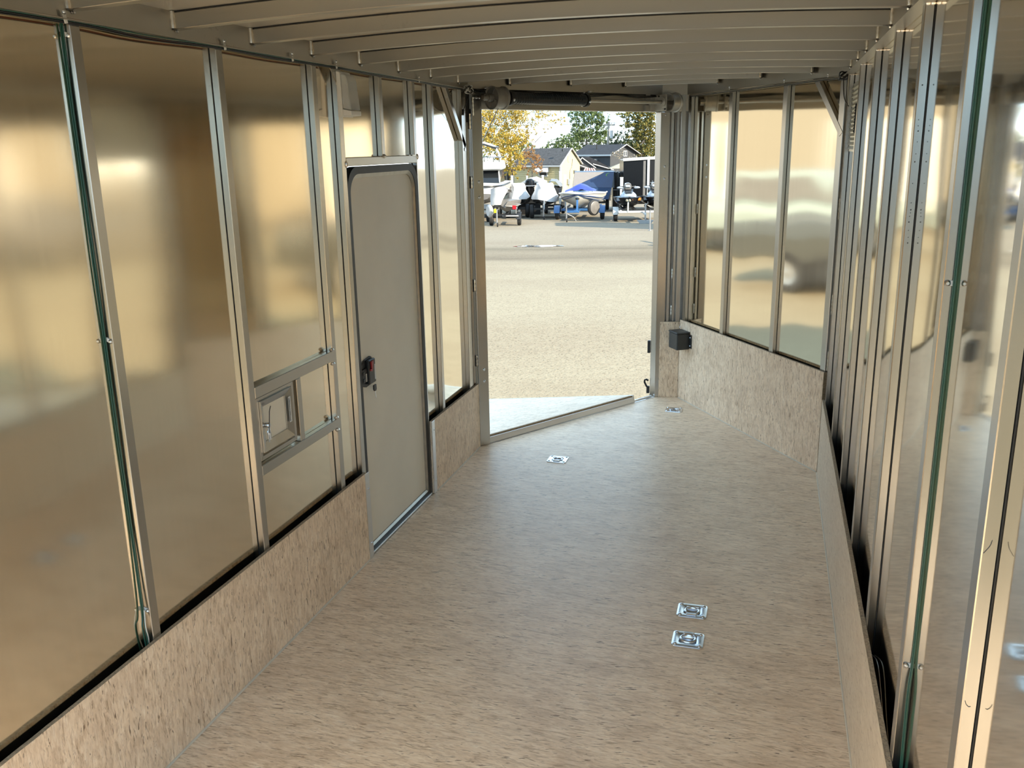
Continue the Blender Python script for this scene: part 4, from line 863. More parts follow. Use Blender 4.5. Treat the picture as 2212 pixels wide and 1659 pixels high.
# ---- cabin cruiser behind the left jamb
t = out('cabin_cruiser', 'large white cabin cruiser with dark windshield and bimini top, cut off by the left jamb', 'boat', -4.33, 39.3)
hull([(.0, .95, 1.62, 1.15, .85), (.3, 1.25, 1.64, 1.08, .70), (1.2, 1.38, 1.66, 1.0, .62), (4, 1.40, 1.6, .95, .55), (7.5, 1.36, 1.5, .95, .55)]).build('hull', 'gel_white', t, smooth=True)
hull([(-.02, .90, 1.20, 1.0, .80), (.28, 1.22, 1.16, .95, .66), (1.2, 1.36, 1.10, .90, .58), (4, 1.385, 1.05, .85, .51), (7.4, 1.34, 1.0, .85, .52)]).build('hull_bottom', 'hull_grey', t, smooth=True)
MB().tube([(-1.0, -.02, 1.52), (-.5, -.10, 1.53), (.5, -.10, 1.53), (.96, 0, 1.52), (1.27, .3, 1.53), (1.40, 1.2, 1.54), (1.42, 5, 1.5)], .035, 8).build('rub_rail', 'hull_dark', t, smooth=True)
MB().prism([(-1.28, .35, 1.66), (1.28, .35, 1.66), (1.20, .85, 2.18), (-1.20, .85, 2.18)], (0, .05, 0)).build('windshield', 'dark_glass', t)
for sx_ in (-1, 1): MB().prism([(sx_ * 1.29, .36, 1.66), (sx_ * 1.33, 3.0, 1.66), (sx_ * 1.26, 3.0, 2.18), (sx_ * 1.21, .86, 2.18)], (-sx_ * .04, 0, 0)).build('side_window', 'dark_glass', t)
for x in (-1.29, -.42, .42, 1.29): MB().beam((x, .33, 1.66), (x * .94, .84, 2.18), .05, .04, (0, 1, 0)).build('window_post', 'gel_white', t)
MB().loft([[Vector((-1.30, .62, 2.18)), Vector((1.30, .62, 2.18)), Vector((1.30, 3.4, 2.18)), Vector((-1.30, 3.4, 2.18))], [Vector((-1.36, .50, 2.26)), Vector((1.36, .50, 2.26)), Vector((1.36, 3.5, 2.26)), Vector((-1.36, 3.5, 2.26))], [Vector((-1.25, .70, 2.55)), Vector((1.25, .70, 2.55)), Vector((1.30, 3.4, 2.58)), Vector((-1.30, 3.4, 2.58))]]).build('flybridge', 'gel_white', t, bevel=.03)
for x in (-1.2, -.6, 0, .6, 1.0, 1.25): MB().tube([(x, .72, 2.52), (x, .66, 2.74)], .016, 6).build('rail_stanchion', 'chrome', t)
MB().tube([(-1.3, 2.8, 2.74), (-1.28, .8, 2.74), (-1.1, .66, 2.75), (1.1, .66, 2.75), (1.30, .9, 2.74), (1.32, 2.8, 2.74)], .020, 8).build('railing', 'chrome', t, smooth=True)
MB().tube([(1.30, 1.4, 2.45), (1.20, 1.0, 2.95), (1.02, .9, 3.22), (.6, .88, 3.36), (0, .88, 3.42), (-.6, .88, 3.36), (-1.02, .9, 3.22), (-1.20, 1.0, 2.95), (-1.30, 1.4, 2.45)], .05, 8).build('bimini_frame', 'gel_white', t, smooth=True)
rg = []
for y in (.86, 1.6, 2.6):
    rg.append([Vector((x, y, 3.40 - .20 * (x / 1.1) ** 2 - (.02 if y < 1 else 0))) for x in [-1.15 + 2.3 * i / 10 for i in range(11)]] + [Vector((x, y, 3.33 - .26 * (x / 1.1) ** 2)) for x in [1.10 - 2.2 * i / 10 for i in range(11)]])
MB().loft(rg).build('bimini_top', 'hull_dark', t, smooth=True)
trailer_frame(t, 1.7, .8, 6, .50, 'trail_black', 1.0)
for y in (3.0, 3.8):
    for x in (-1.0, 1.0): wheel(t, x, y, .33)
wheel(t, .78, .1, .30); MB().box(.55, .95, .02, .2, .55, .75).build('bow_stop', 'galv', t, bevel=.02)

# ---- covered watercraft in front of the cruiser
t = out('covered_jet_ski', 'jet ski under a light grey cover with yellow tag and red lamp', 'boat', -2.62, 36.6)
hull([(.0, .18, 1.00, .82, .72), (.35, .42, 1.02, .76, .55), (1.0, .56, .98, .72, .50), (2.3, .55, .92, .70, .50)]).build('hull', 'hull_grey', t, smooth=True)
def cov(u, v):
    x = -.58 + (.72 * u) * (1 - .42 * v * u); y = -.12 + .75 * (u - .45) ** 2 - .10 * v; z = 1.47 - .60 * v + .10 * math.sin(PI * u) * (1 - v)
    return (x, y, z)
draped(cov, 12, 10, 3, .03).build('cover', 'cover_grey', t, smooth=True)
draped(lambda u, v: (-.58 + .74 * u, -.10 + 2.3 * v + .5 * (u - .45) ** 2 * (1 - v), 1.47 + .10 * math.sin(PI * u) - .25 * v * v), 10, 10, 8, .03).build('cover_top', 'cover_grey', t, smooth=True)
MB().prism([(.12, -.05, .98), (.62, .35, .82), (.30, .10, .76), (.0, -.1, .80)], (0, .4, 0)).build('hull_deck', 'hull_grey', t)
trailer_frame(t, .95, .2, 2.3, .42, 'trail_black', .6)
wheel(t, .56, 1.2 - .9, .26, .15); wheel(t, -.60, .4, .26, .15); fender(t, .56, .3, .30, .2, 'trail_black')
MB().box(.30, .46, -.02, .02, .66, .82).build('tail_lamp', 'red_lamp', t, bevel=.01, label='red lamp')
MB().box(-.10, .55, -.08, -.02, .385, .425).build('light_bar', 'trail_white', t, bevel=.005)
jack(t, -.30, -.45, .70); MB().box(-.42, -.32, -.50, -.44, .56, .72).build('winch_tag', 'yellow_tag', t, bevel=.01, label='yellow tag')
MB().lathe([(.0, -.07), (.20, -.08), (.26, -.03), (.26, .03), (.20, .08), (.0, .07)], (-.62, -.12, .62), (1, .5, 0), 18).build('spare_tyre', 'cover_grey', t, smooth=True)

# ---- two shrink-wrapped boats on black trailers
def wrapped(label, s, D, W, HT, seed, tail):
    t = out('wrapped_boat', label, 'boat', s, D, 0, 'shrink-wrapped boats'); w = W / 2
    hull([(.0, w * .35, .92, .80, .66), (.4, w * .8, .92, .74, .55), (1.2, w, .90, .70, .48), (2.4, w, .88, .68, .46)]).build('hull', 'hull_dark', t, smooth=True)
    rg = []
    for y, k, zt in ((-.04, .42, HT - .18), (.02, .66, HT - .02), (.35, .88, HT), (1.2, 1.0, HT - .05), (2.4, 1.0, HT - .25)):
        ring = []
        for i in range(25):
            a = PI * i / 24; c = math.cos(a); sn = math.sin(a)
            prof = w * k * (1.0 if sn < .12 else (.97 - .36 * min(1, (sn - .12) / .5)))
            x = (prof if c > 0 else -prof) * min(1, abs(c) * 1.9 + .0)
            z = .86 + (zt - .86) * min(1, sn * 1.25) - (.10 if (sn < .1 and c > 0) else 0) * tail
            nn = noise.noise(Vector((x * 4, y * 4 + seed, z * 4))) * .035
            ring.append(Vector((x + nn, y + nn, z + nn)))
        rg.append(ring)
    MB().loft(rg, closed=False).build('shrink_wrap', 'wrap', t, smooth=True, fix=False)
    vs = rg[0]; MB().add(vs, [tuple(range(len(vs)))]).build('shrink_wrap', 'wrap', t)
    trailer_frame(t, W * .85, .5, 2.3, .42, 'trail_black', 1.0)
    for x in (-w * .92, w * .92): wheel(t, x, .7, .31, .19)
    jack(t, -.02, -.5, .72); MB().beam((0, -.2, .42), (0, .05, .86), .06, .05, (1, 0, 0)).build('winch_post', 'galv', t)
    return t
wrapped('boat shrink-wrapped in white plastic, between the grey covered jet ski and the black outboard', -2.42, 41.6, .98, 1.58, 1.0, 0)
wrapped('wider boat shrink-wrapped in white plastic, beside the speedboat', -1.14, 40.9, 1.28, 1.60, 5.0, 1)

# ---- outboard on a boat, its tan covered hull and the dark boat behind
t = out('outboard_motor', 'black outboard motor raised between the two white wrapped boats', 'motor', -1.93, 44.3)
MB().loft([[Vector((k * math.cos(a) * .25 * kx, .24 * k * math.sin(a), z)) for a in [2 * PI * i / 14 for i in range(14)]] for k, kx, z in ((.6, 1, 1.30), (.95, 1, 1.34), (1, 1.0, 1.50), (.9, .95, 1.66), (.55, .8, 1.74))]).build('cowl', 'trailer_black', t, smooth=True)
MB().box(-.26, .26, -.25, -.20, 1.40, 1.43).build('cowl_band', 'silver', t)
MB().loft([[Vector((.16 * k * math.cos(a), .14 * k * math.sin(a), z)) for a in [2 * PI * i / 10 for i in range(10)]] for k, z in ((.5, .70), (.8, .95), (1.3, 1.20), (1.4, 1.31))]).build('leg', 'trailer_black', t, smooth=True)
MB().box(-.25, .25, .1, .3, .55, 1.2).build('transom_mount', 'hull_dark', t, bevel=.02)
MB().box(-.5, .5, .3, .36, .0, .7).build('support_stand', 'trail_black', t)
t = out('covered_boat', 'boat under a low tan canvas cover, behind the white wrapped boats', 'boat', -1.87, 45.6)
hull([(.0, .5, 1.36, 1.0, .7), (.6, .68, 1.40, .95, .6), (4, .7, 1.36, .9, .55)]).build('hull', 'gel_cream', t, smooth=True)
MB().loft([[Vector((-.74 * k, y, 1.44)), Vector((-.3 * k, y, 1.44 + .24 * k)), Vector((.1 * k, y, 1.44 + .30 * k)), Vector((.74 * k, y, 1.46))] for y, k in ((-.05, .75), (.5, 1), (4, .9))], closed=False).build('canvas_cover', 'cover_tan', t, fix=False)
trailer_frame(t, 1.1, .5, 3.6, .42, 'trail_black', .5); wheel(t, .6, 1.5, .3); wheel(t, -.6, 1.5, .3)
t = out('covered_boat', 'dark covered boat half hidden right of the wider white wrapped boat', 'boat', -.74, 44.0)
hull([(.0, .25, 1.28, 1.0, .75), (.7, .38, 1.32, .92, .6), (3.5, .38, 1.25, .9, .55)]).build('hull', 'hull_dark', t, smooth=True)
MB().loft([[Vector((-.40 * k, y, 1.36)), Vector((-.20 * k, y, 1.62)), Vector((.1 * k, y, 1.60)), Vector((.40 * k, y, 1.34))] for y, k in ((0, .7), (.6, 1), (3.4, 1))], closed=False).build('canvas_cover', 'hull_grey', t, fix=False)
trailer_frame(t, .7, .5, 3.2, .42, 'trail_black', .5); wheel(t, .42, 1.0, .3); wheel(t, -.42, 1.0, .3)

# ---- speedboat on a blue trailer
t = out('speedboat', 'white speedboat with navy stripes and blue tarp on a blue trailer', 'boat', .34, 39.2, -.10)
sec = [(.0, .05, 1.16, 1.10, 1.02), (.12, .34, 1.17, 1.0, .80), (.5, .66, 1.16, .92, .60), (1.2, .90, 1.12, .82, .48), (2.4, 1.0, 1.06, .74, .44), (4.8, .98, 1.0, .70, .44)]
hull(sec).build('hull', 'gel_cream', t, smooth=True)
def along(fr, off):
    L_, R_ = [], []
    for y, hb, zg, zc, zk in sec:
        x = hb * (.97 - .11 * fr) + off; z = (zg * .55 + zc * .45) * (1 - fr) + zc * fr
        R_.append((x + .006, y - .012, z)); L_.append((-x - .006, y - .012, z))
    return L_[::-1] + R_
MB().tube(along(.35, 0), .022, 6).build('hull_stripe', 'stripe_blue', t, smooth=True); MB().tube(along(1.0, 0), .014, 6).build('hull_stripe', 'stripe_blue', t, smooth=True)
MB().tube([(-hb - .01, y - .02, zg) for y, hb, zg, zc, zk in sec][::-1] + [(hb + .01, y - .02, zg) for y, hb, zg, zc, zk in sec], .034, 8).build('gunwale', 'gel_white', t, smooth=True)
MB().prism([(-.05, .25, 1.222), (.22, .30, 1.222), (.50, 1.0, 1.205), (-.30, 1.0, 1.205)], (0, 0, .012)).build('deck_stripe', 'mid_blue', t)
draped(lambda u, v: (-.62 + 1.35 * u - .1 * v, .80 + 2.2 * v, 1.185 + (.05 + .33 * max(0, 1 - abs(u - .52) * 1.9)) * math.sin(PI * min(1, .02 + v * 1.25) ** .6)), 14, 10, 4, .04).build('tarp', 'tarp_blue', t, smooth=True, label='bright blue tarp')
for x in (-.18, .45): MB().tube([(x, .5, 1.18), (x, .5, 1.23), (x + .18, .55, 1.23), (x + .18, .55, 1.18)], .012, 6).build('bow_rail', 'chrome', t)
trailer_frame(t, 1.5, .9, 4.2, .42, 'trail_blue', 1.2)
MB().box(-.42, .12, -.45, -.35, .38, .47).build('step_plate', 'trail_blue', t, bevel=.01)
for x in (-.98, 1.02): wheel(t, x, 1.0, .30, .18); fender(t, x, 1.0, .34, .26, 'trail_blue')
MB().beam((0, -.1, .42), (0, .02, 1.0), .06, .08, (1, 0, 0)).build('winch_post', 'trail_blue', t); MB().ball((0, .0, .95), .06, 8, (1.6, 1, .8)).build('bow_roller', 'tyre', t)
jack(t, -.40, -.75, .72)
MB().tube([(-.36, -.70, .35), (-.10, -.66, .22), (.0, -.60, .05)], .016, 6).build('safety_chain', 'galv', t)
o = MB().lathe([(.0, -.09), (.26, -.10), (.335, -.04), (.335, .04), (.28, .09), (.0, .10)], (.72, -.18, .58), (.75, -.66, 0), 22).build('spare_tyre', 'tyre', t, smooth=True)
MB().lathe([(.0, .105), (.25, .104), (.275, .092)], (.72, -.18, .58), (.75, -.66, 0), 22).build('tyre_cover', 'hull_grey', o, smooth=True)
MB().beam((.72, -.1, .45), (.55, .5, .45), .05, .05).build('spare_bracket', 'trail_blue', t)

# ---- blue and grey slanted trailer
t = out('slant_nose_trailer', 'navy and taupe slanted panel trailer standing behind the speedboat', 'trailer', 1.08, 46.5)
P = [(-.92, 1.25), (1.08, 1.20), (1.20, 1.98), (-.80, 1.99)]
MB().prism([(x, .0 + (z - 1.25) * .5, z) for x, z in P], (0, 2.2, 0)).build('nose_panel', 'navy', t)
MB().prism([(-.92, -.008, 1.26), (.78, .355, 1.978), (-.80, .36, 1.985)], (0, -.006, 0)).build('panel_wedge', 'taupe', t, label='taupe wedge')
MB().prism([(-.93, -.03, 1.235), (1.07, -.05, 1.195), (.90, -.05, .62), (-.80, -.02, .60)], (0, 2.2, 0)).build('lower_panel', 'navy_light', t)
MB().prism([(1.075, .0, 1.21), (1.19, .37, 1.975), (1.30, .42, 1.95), (1.20, .0, 1.18)], (0, 2.2, 0)).build('side_panel', 'hull_dark', t)
MB().tube([(.90, .335, 1.89), (.82, .30, 1.86), (.79, .275, 1.80), (.84, .25, 1.755)], [.012, .022, .022, .010], 6).build('swoosh_logo', 'lime', t, smooth=True, label='green crescent logo')
MB().tube([(.86, .33, 1.90), (.96, .345, 1.91), (1.06, .345, 1.905)], [.012, .016, .006], 6).build('swoosh_logo', 'lime', t, smooth=True)
for q in range(4): MB().box(-.86 + q * .035, -.838 + q * .035, -.046, -.030, 1.17, 1.20).build('lettering', 'fascia', t)
trailer_frame(t, 1.5, .3, 2.0, .45, 'trail_black', .2)
for x in (-.8, .9): wheel(t, x, 1.2, .30)
t = out('panel_stack', 'dark stack of upright panels and posts right of the slanted navy trailer', 'stack', 2.56, 49.2)
for q, (x, h, mt) in enumerate(((-.20, 1.95, 'hull_dark'), (-.12, 1.99, 'pile_brown'), (-.04, 1.93, 'hull_dark'), (.05, 1.97, 'hull_grey'), (.13, 1.90, 'hull_dark'), (.20, 1.96, 'pile_brown'))):
    MB().box(x - .03, x + .03, .0, 1.1, .02, h).build('panel', mt, t, bevel=.004)
MB().tube([(-.2, -.02, 1.0), (.28, -.02, 1.0)], .012, 6).build('strap', 'galv', t)

# ---- jet skis on a white double trailer
def jet_ski(label, s, D):
    t = out('jet_ski', label, 'jet ski', s, D, 0, 'jet skis on the white trailer')
    hull([(.0, .08, .98, .86, .72), (.12, .28, 1.0, .78, .60), (.5, .50, 1.0, .74, .52), (1.2, .56, .98, .72, .50), (2.9, .54, .90, .70, .50)]).build('hull', 'trailer_black', t, smooth=True)
    rg = []
    for y, w, z0, zt in ((.10, .10, 1.0, 1.03), (.3, .30, 1.0, 1.14), (.7, .36, 1.0, 1.24), (1.1, .28, 1.0, 1.30), (1.5, .2, 1.0, 1.15)):
        rg.append([Vector((w * math.cos(a), y, z0 + (zt - z0) * math.sin(a))) for a in [PI * i / 10 for i in range(11)]])
    MB().loft(rg, closed=True).build('hood', 'silver', t, smooth=True)
    MB().prism([(-.14, .35, 1.18), (.14, .35, 1.18), (.22, .95, 1.295), (-.22, .95, 1.295)], (0, 0, .012)).build('hood_inset', 'trailer_black', t)
    for sx_ in (-1, 1):
        MB().ball((sx_ * .36, .75, 1.38), .11, 10, (1.25, .7, .5)).build('mirror', 'silver', t, smooth=True)
        MB().prism([(sx_ * .10, .02, .985), (sx_ * .52, .48, .97), (sx_ * .50, .46, .86), (sx_ * .14, .03, .90)], (0, .02, 0)).build('side_badge', 'orange' if sx_ > 0 else 'silver', t)
    MB().tube([(-.34, 1.15, 1.42), (-.1, 1.05, 1.40), (.1, 1.05, 1.40), (.34, 1.15, 1.42)], .02, 8).build('handlebar', 'trail_black', t, smooth=True)
    MB().loft([[Vector((.16 * math.cos(a), y, zc + .14 * math.sin(a))) for a in [2 * PI * i / 10 for i in range(10)]] for y, zc in ((1.0, 1.42), (1.3, 1.44), (1.6, 1.22), (2.6, 1.24), (2.8, 1.1))]).build('seat', 'hull_grey', t, smooth=True)
    MB().prism([(-.10, .95, 1.40), (.10, .95, 1.40), (.05, 1.05, 1.56), (-.14, 1.05, 1.56)], (0, .08, 0)).build('console', 'silver', t)
    return t
jet_ski('silver and black jet ski with orange badge, in front of the black trailer', 2.50, 38.0)
jet_ski('black jet ski mostly hidden behind the right jamb', 3.66, 38.3)
t = out('jet_ski_trailer', 'white two-place trailer under the jet skis with a tongue jack', 'trailer', 3.06, 37.9)
MB().box(-1.02, 1.0, -.02, .07, .38, .47).build('cross_beam', 'trail_white', t, bevel=.01); MB().box(-1.0, 1.0, 1.8, 1.88, .38, .46).build('cross_beam', 'trail_white', t, bevel=.01)
for x in (-.80, -.32, .32, .80): MB().box(x - .05, x + .05, .0, 2.8, .46, .54).build('bunk', 'trail_black', t)
for x in (-1.0, 1.0): MB().box(x - .04, x + .04, 0, 2.6, .38, .46).build('side_beam', 'trail_white', t, bevel=.01)
MB().box(-.04, .04, -1.3, .1, .37, .45).build('tongue_beam', 'trail_white', t, bevel=.01); MB().prism([(-.32, -1.1, .16), (.36, -1.1, .16), (.25, -1.1, .02), (-.20, -1.1, .02)], (0, .25, 0)).build('step_plate', 'galv', t)
for x in (-1.10, 1.10): wheel(t, x, .75, .28, .17); fender(t, x, .75, .33, .24, 'trail_white')
for x in (-.62, .60): MB().beam((x, .0, .42), (x, -.05, .92), .07, .06, (1, 0, 0)).build('winch_post', 'trail_white', t)
for x in (-.68, -.56): MB().ball((x, -.09, .90), .055, 8).build('bow_roller', 'canopy', t)
jack(t, .02, -1.0, .82)
t = out('yard_post', 'slim grey post standing in the gravel at the right jamb', 'post', 2.93, 33.0)
MB().cyl((0, 0, 0), (0, 0, .74), .028, 10).build('post_tube', 'galv', t); MB().ball((0, 0, .75), .034, 8).build('post_cap', 'tyre', t); MB().cyl((0, 0, 0), (0, 0, .02), .07, 10).build('post_foot', 'galv', t)

# ---- black enclosed trailer
t = out('enclosed_trailer', 'black enclosed trailer with white trim and a T-handle, at the right jamb', 'trailer', 3.90, 45.6, 0)
MB().box(-1.22, 0.0, .0, 3.5, .45, 2.52).build('front_panel', 'trailer_black', t)
MB().prism([(0.0, .0, .45), (2.2, 1.1, .45), (2.2, 3.5, .45), (0, 3.5, .45)], (0, 0, 2.07)).build('side_panel', 'trailer_black', t)
MB().box(-.05, .07, -.06, .02, .45, 2.58).build('corner_trim', 'trail_white', t, bevel=.01)
MB().beam((-1.25, -.03, 2.56), (.05, -.03, 2.62), .10, .14).build('roof_trim', 'trail_white', t, bevel=.01); MB().beam((.0, -.03, 2.62), (2.2, 1.07, 2.60), .10, .14).build('roof_trim', 'trail_white', t, bevel=.01)
MB().prism([(-1.22, 0, 2.54), (0, 0, 2.60), (2.2, 1.1, 2.56), (2.2, 3.5, 2.5), (-1.22, 3.5, 2.5)], (0, 0, .03)).build('roof_panel', 'trail_white', t)
MB().box(-.24, -.12, -.015, .0, .6, 2.5).build('panel_seam', 'hull_grey', t)
o = MB().box(.10, .34, -.06, -.02, 1.43, 1.46).build('door_handle', 'chrome', t); MB().box(.20, .24, -.06, -.02, 1.38, 1.54).build('handle_stem', 'chrome', o)
trailer_frame(t, 1.9, .4, 3.4, .42, 'trail_black', .8)
for x in (-1.0, 1.0): wheel(t, x, 2.2, .33)
# its neighbour outside the frame, whose shadow reaches across the gravel
t = out('enclosed_trailer', 'enclosed trailer parked outside the picture to the right', 'trailer', 5.6, 32.6)
MB().box(-1.0, 1.0, 0, 2.0, .45, 3.4).build('body', 'outer', t, bevel=.03); trailer_frame(t, 1.9, .2, 2.1, .42, 'trail_black', 1.0)
for x in (-.95, .95): wheel(t, x, 1.2, .33)

t = out('boat_trailer', 'empty low boat trailer outside the picture to the right', 'trailer', 4.9, 25.0, .3)
trailer_frame(t, 1.5, 0, 3.5, .5, 'galv', 1.0)
for x in (-.85, .85): wheel(t, x, 1.8, .32); fender(t, x, 1.8, .38, .26, 'galv')

# ---- fence posts
for i, (s, h, w, lab) in enumerate(((-3.13, 1.80, .12, 'white fence post right of the cabin cruiser'), (-2.31, 1.78, .09, 'white fence post above the left white wrapped boat'), (-1.45, 1.79, .12, 'white fence post above the tan boat cover'), (-.49, 1.98, .15, 'tall white post left of the speedboat bow'), (-.24, 1.80, .13, 'shorter white post beside the tall one by the speedboat'), (2.56, 1.70, .15, 'white post left of the black enclosed trailer'))):
    t = out('fence_post', lab, 'post', s * (1.022 if i < 5 else 1), 50.6 if i < 5 else 44.9, 0, 'white fence posts')
    MB().box(-w / 2, w / 2, 0, w, 0, h).build('post', 'fence_white', t, bevel=.008); MB().prism([(-w / 2 - .01, -.01, h), (w / 2 + .01, -.01, h), (w / 2 + .01, w + .01, h), (-w / 2 - .01, w + .01, h)], (0, 0, .03)).build('post_cap', 'fence_white', t)

# ---- houses
t = out('yellow_house', 'pale yellow house with grey shingle roof and awning over a small window', 'house', -.60, 60.0, math.atan2(.87, .5))
GW, HL, EV, PK = 2.62, 3.6, 2.42, 3.36
MB().prism([(0, 0, 0), (GW, 0, 0), (GW, 0, EV), (GW / 2, 0, PK), (0, 0, EV)], (0, HL, 0)).build('wall', 'siding_yellow', t)
for q in range(17): MB().prism([(-.001, .12, .10 + q * .136), (-.022, .12, .10 + q * .136), (-.004, .12, .236 + q * .136)], (0, HL - .1, 0)).build('siding_board', 'siding_yellow', t)
def slope(t, x0, z0, x1, z1, y0, y1, th, name, mat): return MB().prism([(x0, y0, z0), (x1, y0, z1), (x1, y0, z1 + th), (x0, y0, z0 + th)], (0, y1 - y0, 0)).build(name, mat, t)
sl = (PK - EV) / (GW / 2)
slope(t, -.16, EV - .16 * sl, GW / 2, PK, -.10, HL, .06, 'roof', 'shingle_grey'); slope(t, GW + .16, EV - .16 * sl, GW / 2, PK, -.10, HL, .06, 'roof', 'shingle_grey')
for x in (-.16, GW + .16): MB().beam((x, -.12, EV - .16 * sl + .02), (GW / 2, -.12, PK + .03), .04, .11, (0, 1, 0)).build('fascia', 'fascia', t)
MB().box(-.19, -.15, -.1, HL, EV - .20, EV - .09).build('gutter', 'fascia', t); MB().box(-.05, .05, -.04, .05, 0, EV).build('corner_board', 'fascia', t)
MB().box(GW / 2 - .32, GW / 2 - .10, -.02, .0, 2.50, 2.92).build('gable_vent', 'siding_yellow', t)
w_ = MB().box(-.05, .0, .95, 1.65, 1.60, 2.0).build('window', 'fascia', t); MB().box(-.06, -.04, 1.03, 1.57, 1.67, 1.93).build('pane', 'dark_glass', w_)
MB().prism([(-.03, .85, 2.30), (-.42, .85, 1.92), (-.40, .85, 1.88), (-.01, .85, 1.90)], (0, .95, 0)).build('awning', 'fascia', t)
MB().box(-.05, .0, 1.6, 2.5, .05, 1.30).build('house_door', 'fascia', t)
MB().box(.85, 1.15, -.10, .0, 1.05, 1.40).build('meter_box', 'galv', t); MB().box(1.75, 2.05, -.08, .0, 1.75, 1.95).build('meter_box', 'hull_grey', t)
wire([(1.6, -.02, 2.7), (1.5, -.02, 2.2), (1.25, -.02, 1.9), (1.2, -.02, 1.3), (1.05, -.02, .9)], .02, 'hull_grey', 'service_cable', t)
MB().box(.25, .38, -.06, .02, 3.20, 3.36).build('roof_vent', 'hull_dark', t)
t = out('dark_house', 'dark grey house with black roof and white eaves behind the navy trailer', 'house', 3.10, 70.0, math.atan2(.8, .6))
GW, HL, EV, PK = 3.60, 3.5, 3.06, 3.72; sl = (PK - EV) / (GW / 2)
MB().prism([(0, 0, 0), (GW, 0, 0), (GW, 0, EV), (GW / 2, 0, PK), (0, 0, EV)], (0, HL, 0)).build('wall', 'siding_grey', t)
slope(t, -.2, EV - .2 * sl, GW / 2, PK, -.25, HL, .06, 'roof', 'shingle_dark'); slope(t, GW + .2, EV - .2 * sl, GW / 2, PK, -.25, HL, .06, 'roof', 'shingle_dark')
for x in (-.2, GW + .2): MB().beam((x, -.27, EV - .2 * sl + .02), (GW / 2, -.27, PK + .03), .04, .10, (0, 1, 0)).build('fascia', 'fascia', t)
MB().box(-.24, -.19, -.2, HL, EV - .14, EV - .02).build('gutter', 'fascia', t)
w_ = MB().box(1.75, 2.25, -.05, .0, 2.85, 3.28).build('window', 'fascia', t); MB().box(1.80, 1.97, -.06, -.04, 2.90, 3.23).build('pane', 'dark_glass', w_); MB().box(2.03, 2.20, -.06, -.04, 2.90, 3.23).build('pane', 'dark_glass', w_)
MB().cyl((.9, 1.9, 3.3), (.9, 1.9, 3.85), .05, 8).build('vent_pipe', 'hull_dark', t)
MB().box(-.30, .0, 1.2, 1.3, 2.3, 2.7).build('downspout', 'fascia', t)
t = out('dark_house', 'low dark house with white trimmed small gable in front of the taller dark house', 'house', 1.25, 66.0)
MB().box(-.55, 1.75, .3, 4, 0, 2.1).build('wall', 'siding_grey', t)
MB().prism([(-.60, .2, 2.42), (-.33, .2, 2.78), (.62, .2, 2.06), (-.60, .2, 2.06)], (0, 1.5, 0)).build('gable', 'siding_grey', t)
MB().beam((-.62, .12, 2.44), (-.33, .12, 2.82), .06, .11, (0, 1, 0)).build('fascia', 'fascia', t); MB().beam((-.35, .12, 2.82), (.66, .12, 2.08), .06, .11, (0, 1, 0)).build('fascia', 'fascia', t); MB().beam((-.55, .05, 2.30), (.25, .05, 2.02), .06, .09, (0, 1, 0)).build('fascia', 'fascia', t)
MB().prism([(-.30, .3, 2.80), (.2, .3, 2.86), (1.9, .3, 1.98), (.62, .3, 2.12)], (0, 2.0, 0)).build('roof', 'shingle_dark', t)
MB().beam((.45, .2, 2.36), (1.95, .2, 1.92), .06, .10, (0, 1, 0)).build('fascia', 'fascia', t)
t = out('patio_canopy', 'tan hip-roof canopy left of the black enclosed trailer', 'canopy', 3.35, 60.0)
MB().add([(-.75, 0, 2.05), (.9, 0, 2.05), (.9, 1.6, 2.05), (-.75, 1.6, 2.05), (.15, .5, 2.42), (.5, .5, 2.42), (.5, 1.1, 2.42), (.15, 1.1, 2.42)], [(0, 1, 5, 4), (1, 2, 6, 5), (2, 3, 7, 6), (3, 0, 4, 7), (4, 5, 6, 7), (3, 2, 1, 0)]).build('canopy_roof', 'canopy', t)
for x in (-.68, .83):
    for y in (.08, 1.5): MB().box(x - .04, x + .04, y, y + .08, 0, 2.05).build('canopy_post', 'hull_dark', t)
t = out('striped_awning', 'small red-brown and white striped awning above the navy trailer', 'awning', 1.25, 58.0)
for q in range(9):
    x0 = -.42 + q * .105; MB().prism([(x0, 0, 1.78), (x0 + .105, 0, 1.78), (x0 * .62 + .105 * .62, .5, 2.10), (x0 * .62, .5, 2.10)], (0, .01, .015)).build('awning_stripe', 'awn_red' if q % 2 else ('awn_white' if q in (0, 8) else 'awn_red') if q in (0, 8) else 'awn_white', t)
for x in (-.42, .52): MB().cyl((x, 0, 0), (x, 0, 1.78), .03, 8).build('awning_post', 'awn_white', t)
t = out('beige_house', 'beige house wall with dark windows between the cruiser and the yellow tree', 'house', -4.5, 64.0)
MB().box(-2.2, .55, 0, 3, 0, 2.15).build('wall', 'beige_wall', t); slope(t, -2.4, 2.1, .75, 2.15, -.3, 3.2, .08, 'roof', 'shingle_grey')
for x in (-.15, .28):
    w_ = MB().box(x - .18, x + .18, -.05, 0, 1.15, 1.85).build('window', 'hull_grey', t); MB().box(x - .15, x + .15, -.06, -.04, 1.18, 1.82).build('pane', 'dark_glass', w_)

# ---- unseen grey building added behind the camera to darken the stud reflections
t = out('added_building', 'made-up grey building behind the camera, added to darken reflections', 'building', 0, 0); t.location = (1, -19, -.53); t.rotation_euler.z = 0
pm('added_wall', (.44, .42, .38), .6, var=.04)
MB().box(-16, 16, -8, 0, 0, 3.2).build('wall', 'added_wall', t); MB().box(-16.3, 16.3, -8.3, .3, 3.2, 3.4).build('roof', 'fascia', t)
for x in (-11, -4, 3, 10): MB().box(x, x + 3.4, 0, .04, .05, 2.7).build('overhead_door', 'fascia', t)

